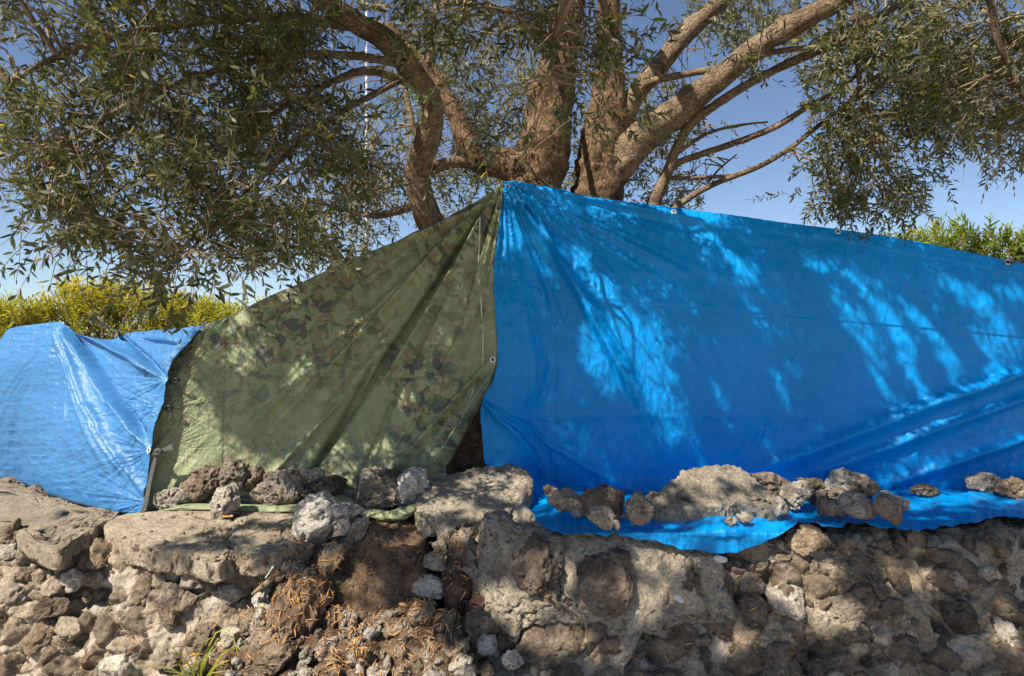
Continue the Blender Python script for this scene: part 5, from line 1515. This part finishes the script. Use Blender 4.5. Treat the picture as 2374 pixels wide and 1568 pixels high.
# extra unseen sprays, added to deepen the shade on the blue sheet's foot
m = 90
x = rng.uniform(1200, 2500, m); y = rng.uniform(1130, 1300, m)
P0 = px(x, y, 3.6)
t = (rng.uniform(3.2, 5.0, m) - P0[:, 2]) / SUN[2]
P1 = P0 + SUN * t[:, None]
got = np.concatenate([got, P1[allowed(P1)]])
spray(got, rng, 0.060, 8, 0.25, 1.2, (0.14, 0.26), branch=False)
# thin branches join the overhead sprays into limbs
for k in range(0, len(got), 3):
    near = np.argsort(((got - got[k]) ** 2).sum(1))[1:4]
    for j in near[:1]:
        add_branch(got[k], got[j], 0.006, 0.003, rng)
    if k % 15 == 0:
        i = int(np.argmin(((LC - got[k]) ** 2).sum(1)))
        if np.linalg.norm(LC[i] - got[k]) < 1.8:
            add_branch(LC[i], got[k], 0.012, 0.005, rng)

# gaps cut in the crown: leaves are removed so sun reaches the spots above


def shadow_spot(p):
    t = np.maximum((4.12 - p[:, 1]) / -SUN[1], 0)
    h = p - SUN * t[:, None]
    t2 = (p[:, 1] - BAT * p[:, 2] - (YT - BAT * ZT)) / (SUN[1] - BAT * SUN[2])
    h2 = p - SUN * np.maximum(t2, 0)[:, None]
    low = h[:, 2] < ZT
    h = np.where(low[:, None], h2, h)
    return CX + h[:, 0] / h[:, 1] * FP, CY - (h[:, 2] - H) / h[:, 1] * FP


def gap_light(gx1, gy1):
    lit = np.zeros(len(gx1))
    for g in GAPS:
        lit = np.maximum(lit, 1 - smooth(0.60, 1.45, gap_r(gx1, gy1, g) + 0.40 * n1(gx1 / 22 + gy1 / 31, 5) + 0.30 * n1(gx1 / 9 - gy1 / 12, 6)))
    return lit


def in_frame(p):
    return (p[:, 1] > 0.5) & (np.abs(p[:, 0] / np.maximum(p[:, 1], .5) * FP) < 1187) & (np.abs((p[:, 2] - H) / np.maximum(p[:, 1], .5) * FP) < 784)


START = np.concatenate(START); DIR = np.concatenate(DIR); LEN = np.concatenate(LEN); LSC = np.concatenate(LSC)
mid_ = START + DIR * LEN[:, None] * 0.5
keep = np.random.default_rng(4).random(len(START)) > gap_light(*shadow_spot(mid_)) * np.where(in_frame(mid_), 0.60, 0.88)
START, DIR, LEN, LSC = START[keep], DIR[keep], LEN[keep], LSC[keep]
T = len(START)
rng = np.random.default_rng(91)
NS = 5
PTS = np.zeros((T, NS, 3)); PTS[:, 0] = START
dcur = DIR.copy()
for k in range(1, NS):
    PTS[:, k] = PTS[:, k - 1] + dcur * (LEN / (NS - 1))[:, None]
    dcur = dcur + rng.normal(size=(T, 3)) * 0.16 + np.array([0, 0, -0.10])
    dcur /= np.linalg.norm(dcur, axis=1)[:, None]
TAN = np.gradient(PTS, axis=1); TAN /= np.linalg.norm(TAN, axis=2, keepdims=True)
# twig tubes: three-sided
A = np.cross(TAN, np.array([0.13, 0.31, 0.94])); A /= np.maximum(np.linalg.norm(A, axis=2, keepdims=True), 1e-6); B = np.cross(TAN, A)
rad = (np.linspace(0.0021, 0.0009, NS))[None, :, None]
ring = np.stack([PTS + rad * (A * math.cos(2.094 * k) + B * math.sin(2.094 * k)) for k in range(3)], 2)     # T, NS, 3, 3
base = (np.arange(T) * NS * 3)[:, None, None] + (np.arange(NS - 1) * 3)[None, :, None]
kk = np.arange(3)[None, None, :]
FQ = np.stack(np.broadcast_arrays(base + kk, base + (kk + 1) % 3, base + 3 + (kk + 1) % 3, base + 3 + kk), -1).reshape(-1, 4)
TW = mk("twigs", np.concatenate([ring.reshape(-1, 3), np.concatenate(BR_V)]) - TO, np.concatenate([FQ] + [f + T * NS * 3 for f in BR_F]), MAT['twig'], parent=tree)
tag(TW, kind='stuff')


def leaf_arrays(PTS, TAN, A, B, LEN, LSC, rng, npair, l0, l1, ratio, forward=0.75):
    """opposite pairs of leaves along each twig, and one at its tip"""
    T, NS = PTS.shape[:2]
    out = []
    for k in range(npair * 2 + 1):
        tip = k == npair * 2
        t = np.full(T, 0.999) if tip else np.clip(0.10 + 0.88 * ((k // 2) + rng.uniform(-.2, .2, T)) / npair, 0, 0.999)
        f = t * (NS - 1); i = f.astype(int); fr = (f - i)[:, None]
        idx = np.arange(T)
        p = PTS[idx, i] * (1 - fr) + PTS[idx, np.minimum(i + 1, NS - 1)] * fr
        tg, a, b = TAN[idx, i], A[idx, i], B[idx, i]
        ph = (k // 2) * 1.57 + (math.pi if k % 2 else 0) + rng.normal(size=T) * 0.45
        side = a * np.cos(ph)[:, None] + b * np.sin(ph)[:, None]
        d = tg * forward + side * (0.0 if tip else 0.85) + rng.normal(size=(T, 3)) * 0.14
        d /= np.linalg.norm(d, axis=1)[:, None]
        n = np.cross(d, np.cross(tg + np.array([0, 0, 0.4]), d)) + rng.normal(size=(T, 3)) * 0.35
        n -= d * (n * d).sum(1)[:, None]
        n /= np.maximum(np.linalg.norm(n, axis=1), 1e-6)[:, None]
        l = rng.uniform(l0, l1, T) * LSC * (0.7 + 0.3 * np.sin(math.pi * np.clip(t, 0, 1)))
        keep = rng.random(T) < 0.93
        out.append(np.concatenate([p, d, n, l[:, None]], 1)[keep])
    return np.concatenate(out)


def leaf_mesh(name, Lv, ratio, mat, parent, rng, origin, tint=None, smooth_=False):
    p, d, n, l = Lv[:, 0:3], Lv[:, 3:6], Lv[:, 6:9], Lv[:, 9:10]
    w = np.cross(n, d) * l * ratio
    curl = rng.uniform(-0.12, 0.05, (len(l), 1)) * l
    V = np.stack([p, p + d * l * .32 + w * .46, p + d * l * .32 - w * .46, p + d * l * .68 + w * .40 + n * curl * .4, p + d * l * .68 - w * .40 + n * curl * .4, p + d * l + n * curl], 1)
    b = (np.arange(len(l)) * 6)[:, None]
    T1 = b + np.array([[0, 2, 1]]); Q = b + np.array([[1, 2, 4, 3]]); T2 = b + np.array([[3, 4, 5]])
    o = mk(name, V.reshape(-1, 3) - origin, [T1, Q, T2], MAT[mat], smooth=smooth_, parent=parent)
    if tint is None:
        tint = rng.random(len(l)) ** 1.1
    at = o.data.attributes.new("tint", 'FLOAT', 'FACE')
    at.data.foreach_set("value", np.tile(tint, 3).astype(np.float32))
    return o


LV = leaf_arrays(PTS, TAN, A, B, LEN, LSC, rng, 8, 0.040, 0.067, 0.2)
gx1, gy1 = shadow_spot(LV[:, 0:3] + LV[:, 3:6] * LV[:, 9:10] * 0.5)
lit = gap_light(gx1, gy1)
infr = in_frame(LV)
LV = LV[rng.random(len(LV)) > lit * np.where(infr, 0.88, 0.93)]
# the 300 leaves that show largest are pieces of their own
sx = CX + LV[:, 0] / LV[:, 1] * FP; sy = CY - (LV[:, 2] - H) / LV[:, 1] * FP
vis = (LV[:, 1] > 1.5) & (sx > 20) & (sx < 2354) & (sy > 20) & (sy < 900)
facing = np.abs((LV[:, 6:9] * (LV[:, 0:3] - np.array([0, 0, H]))).sum(1)) / np.linalg.norm(LV[:, 0:3] - np.array([0, 0, H]), axis=1)
score = np.where(vis, LV[:, 9] / np.maximum(LV[:, 1], .5) * (0.4 + facing), 0)
topi = np.argsort(-score)[:300]
mask = np.ones(len(LV), bool); mask[topi] = False
tint = np.clip(rng.random(len(LV)), 0, 1); tint = np.where(rng.random(len(LV)) < 0.985, tint * 0.93, 1.0)
fo = leaf_mesh("foliage", LV[mask], 0.275, 'olive', tree, rng, TO, tint[mask])
tag(fo, kind='stuff')
LFORM = []
for g in range(6):
    r_ = np.random.default_rng(g)
    t = np.array([0, .18, .42, .68, .88, 1.0]); wv = np.array([.02, .32, .5, .42, .22, .0]) * 0.275
    cz = r_.uniform(-.14, .08) * t ** 2
    V = np.concatenate([np.stack([t, wv, cz + 0.25 * wv], 1), np.stack([t, 0 * t, cz], 1), np.stack([t, -wv, cz + 0.25 * wv], 1)])
    F = []
    for i in range(5):
        F += [(i, i + 1, 7 + i, 6 + i), (6 + i, 7 + i, 13 + i, 12 + i)]
    me = mk("olive_leaf", V, np.array(F)[:, ::-1], MAT['olive'], link=False)
    at = me.attributes.new("tint", 'FLOAT', 'FACE'); at.data.foreach_set("value", np.full(len(F), [0.15, 0.35, 0.5, 0.6, 0.75, 0.9][g], np.float32))
    LFORM.append(me)
for q_, i in enumerate(topi):
    p, d, n, l = LV[i, 0:3], LV[i, 3:6], LV[i, 6:9], LV[i, 9]
    o = ob("leaf", LFORM[q_ % 6], tree)
    w = np.cross(n, d)
    M = Matrix(((d[0], w[0], n[0], p[0] - TO[0]), (d[1], w[1], n[1], p[1] - TO[1]), (d[2], w[2], n[2], p[2] - TO[2]), (0, 0, 0, 1)))
    o.matrix_local = M @ Matrix.Scale(l, 4)

# ------------------------------------------------------------------ hedge and shrubs beyond


def shoots(name, cs, hs, mat, label, cat, rng, nsh, ratio=0.17, l0=0.07, l1=0.12, spread=0.14, tipyellow=0.55, group=None):
    """bushy plant of upright shoots; cs: centres on the ground, hs: heights"""
    root = empty(name, tuple(np.mean(cs, 0)))
    tag(root, label, cat, group)
    O = np.array(root.location)
    P_, D_, Ln, Ht = [], [], [], []
    for c, h in zip(cs, hs):
        k = nsh
        zz = h * (1 - rng.uniform(0, 1, k) ** 1.6 * 0.62)
        s = np.array(c) + np.stack([rng.normal(size=k) * spread, rng.normal(size=k) * spread * 1.2, zz], 1)
        d = np.stack([rng.normal(size=k) * 0.42, rng.normal(size=k) * 0.42 - 0.1, np.full(k, 1.0)], 1)
        P_.append(s); D_.append(d / np.linalg.norm(d, axis=1)[:, None]); Ln.append(rng.uniform(0.14, 0.32, k)); Ht.append(zz / h)
    S = np.concatenate(P_); D = np.concatenate(D_); Ln = np.concatenate(Ln); Ht = np.concatenate(Ht)
    T = len(S)
    pts = np.stack([S + D * (Ln * (k / 4 - 0.6))[:, None] for k in range(5)], 1)
    tan = np.repeat(D[:, None], 5, 1)
    a = np.cross(tan, np.array([0.3, 0.9, 0.2])); a /= np.linalg.norm(a, axis=2, keepdims=True); b = np.cross(tan, a)
    rad = np.linspace(0.004, 0.0015, 5)[None, :, None]
    ring = np.stack([pts + rad * (a * math.cos(2.094 * k) + b * math.sin(2.094 * k)) for k in range(3)], 2)
    base = (np.arange(T) * 15)[:, None, None] + (np.arange(4) * 3)[None, :, None]; kk = np.arange(3)[None, None]
    FQ = np.stack(np.broadcast_arrays(base + kk, base + (kk + 1) % 3, base + 3 + (kk + 1) % 3, base + 3 + kk), -1).reshape(-1, 4)
    V = [ring.reshape(-1, 3)]; F = [FQ]; off = T * 15
    for c, h in zip(cs, hs):
        for k in range(2):
            q = np.array(c) + np.array([rng.normal() * .04, rng.normal() * .04, 0])
            v, f, *_ = tube([q, q + np.array([rng.normal() * .05, rng.normal() * .05, h * .5]), q + np.array([rng.normal() * .12, rng.normal() * .12, h * .9])], [0.016, 0.012, 0.006], seg=6, step=0.2, caps=False)
            V.append(v); F.append(f[0] + off); off += len(v)
    st = mk("stems", np.concatenate(V) - O, np.concatenate(F), MAT['twig'], parent=root); tag(st, kind='stuff')
    Lv = leaf_arrays(pts, tan, a, b, Ln, np.ones(T), rng, 8, l0, l1, ratio, 0.6)
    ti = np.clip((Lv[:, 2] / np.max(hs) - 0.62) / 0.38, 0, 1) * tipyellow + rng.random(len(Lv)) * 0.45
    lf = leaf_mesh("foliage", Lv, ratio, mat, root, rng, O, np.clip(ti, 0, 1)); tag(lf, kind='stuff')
    return root


rng = np.random.default_rng(3)


def hz(y, d):
    return H + (CY - y) / FP * d


D_H = 6.4
xs_ = np.linspace(-330, 700, 26)
tops = np.interp(xs_, [-330, -60, 60, 120, 190, 240, 290, 380, 450, 520, 700], [700, 692, 690, 672, 655, 634, 668, 672, 680, 700, 696]) + rng.normal(size=26) * 6
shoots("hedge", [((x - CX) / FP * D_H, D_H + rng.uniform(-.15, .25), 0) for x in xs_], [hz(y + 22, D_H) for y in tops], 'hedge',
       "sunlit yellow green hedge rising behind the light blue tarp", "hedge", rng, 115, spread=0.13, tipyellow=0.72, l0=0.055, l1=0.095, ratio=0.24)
D_S = 6.0
for k, (x, y, w) in enumerate(((2045, 545, 30), (2120, 535, 34), (2190, 508, 40), (2290, 500, 40), (2355, 520, 36), (2430, 510, 50))):
    cs = [((x + dx - CX) / FP * D_S, D_S + rng.uniform(-.1, .3), 0) for dx in (-w * .5, w * .5)]
    lab = ["leftmost green shrub, its tips just over the edge of the big blue tarp", "second green shrub from the left along the top of the blue tarp", "third green shrub from the left along the top of the blue tarp", "fourth green shrub from the left along the top of the blue tarp", "green shrub right above the black cord of the big blue tarp", "green shrub cut by the right edge of the picture"][k]
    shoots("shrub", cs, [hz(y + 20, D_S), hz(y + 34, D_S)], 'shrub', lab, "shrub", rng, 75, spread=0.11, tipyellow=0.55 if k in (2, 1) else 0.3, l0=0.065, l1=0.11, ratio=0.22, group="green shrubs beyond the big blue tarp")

# white mast far behind
mast = empty("white_mast", px(850, 900, 9.0) * np.array([1, 1, 0]))
tag(mast, "thin white mast rising through the olive branches on the left", "mast")
o, *_ = tube_obj("mast_pole", [np.array([0, 0, 0.0]), np.array([0, 0, 3.0]), np.array([0, 0, 6.2])], [0.024, 0.022, 0.018], 'pole', mast, seg=14, step=0.3)
tb, *_ = tube_obj("mast_cap", [np.array([0, 0, 6.2]), np.array([0, 0, 6.26])], [0.022, 0.022], 'pole', mast, seg=14, step=0.03)

# ------------------------------------------------------------------ needles and crumbs scattered on earth and rubble
bpy.context.view_layer.update()
dg = bpy.context.evaluated_depsgraph_get()
rng = np.random.default_rng(8)
PN, NN = [], []
HIDE = {"foliage", "twigs", "leaf"}


def drop(x, y, z0=1.15):
    o0 = Vector((x, y, z0)); dv = Vector((0, 0.35, -1)).normalized()
    ok, loc, n, _, obj, _ = SC.ray_cast(dg, o0, dv, distance=1.6)
    if ok and not obj.name.startswith(("leaf", "foliage", "blue", "camo", "light", "loose", "hem")):
        return loc, n
    return None


needles = {0: [], 1: []}
for k in range(230):
    u = rng.random()
    if u < 0.50:
        cx_, cy_, m, sd = rng.normal(-0.72, 0.36), rng.uniform(2.35, 3.1), rng.integers(4, 26), 0.045
    elif u < 0.80:
        cx_, cy_, m, sd = rng.normal(-0.66, 0.17), rng.uniform(2.95, 3.5), rng.integers(5, 30), 0.06
    else:
        cx_, cy_, m, sd = rng.uniform(-2.4, 2.4), rng.uniform(2.6, 3.5), rng.integers(1, 5), 0.05
    if u < 0.80 and cx_ > -0.2:
        continue
    for q_ in range(m):
        h = drop(cx_ + rng.normal() * sd, cy_ + rng.normal() * sd)
        if h:
            needles[int(rng.random() < 0.45)].append(h)
for which, mt, nm in ((0, 'needle', "fallen_needles"), (1, 'needle2', "grey_needles")):
    V, F = [], []
    off = 0
    for loc, n in needles[which]:
        n = np.array(n); a = rng.normal(size=3); a -= n * (a @ n); a /= np.linalg.norm(a); a = a + n * rng.normal() * 0.35; a /= np.linalg.norm(a)
        s = np.cross(n, a); s /= np.linalg.norm(s)
        l = rng.uniform(0.03, 0.075); w = rng.uniform(0.002, 0.004)
        c = np.array(loc) + n * 0.004
        b = n * l * rng.uniform(0.0, 0.15)
        V += [c - a * l / 2, c + s * w + b, c - s * w + b, c + a * l / 2, c + b + n * w]
        F += [(off, off + 1, off + 4), (off, off + 4, off + 2), (off + 3, off + 4, off + 1), (off + 3, off + 2, off + 4)]
        off += 5
    o = mk(nm, np.array(V), np.array(F), MAT[mt], smooth=False)
    tag(o, "orange dry needles littering the earth bank and rubble" if which == 0 else "grey dry needles mixed into the rubble", kind='stuff')
# crumbs
V, F = [], []
off = 0
S0, F0 = ico(1)
for k in range(800):
    if rng.random() < 0.7:
        x, y = rng.normal(-0.7, 0.5), rng.uniform(2.4, 3.3)
    else:
        x, y = rng.uniform(-2.4, 2.4), rng.uniform(2.9, 3.55)
    h = drop(x, y)
    if not h:
        continue
    r = rng.uniform(0.003, 0.010)
    q = S0 * r * (1 + rng.normal(size=(len(S0), 1)) * 0.22) * rng.uniform(.7, 1.2, 3)
    V.append(q + np.array(h[0])); F.append(F0 + off); off += len(S0)
o = mk("gravel", np.concatenate(V), np.concatenate(F), MAT['tan'])
tag(o, "pale mortar crumbs scattered over the wall and rubble", kind='stuff')
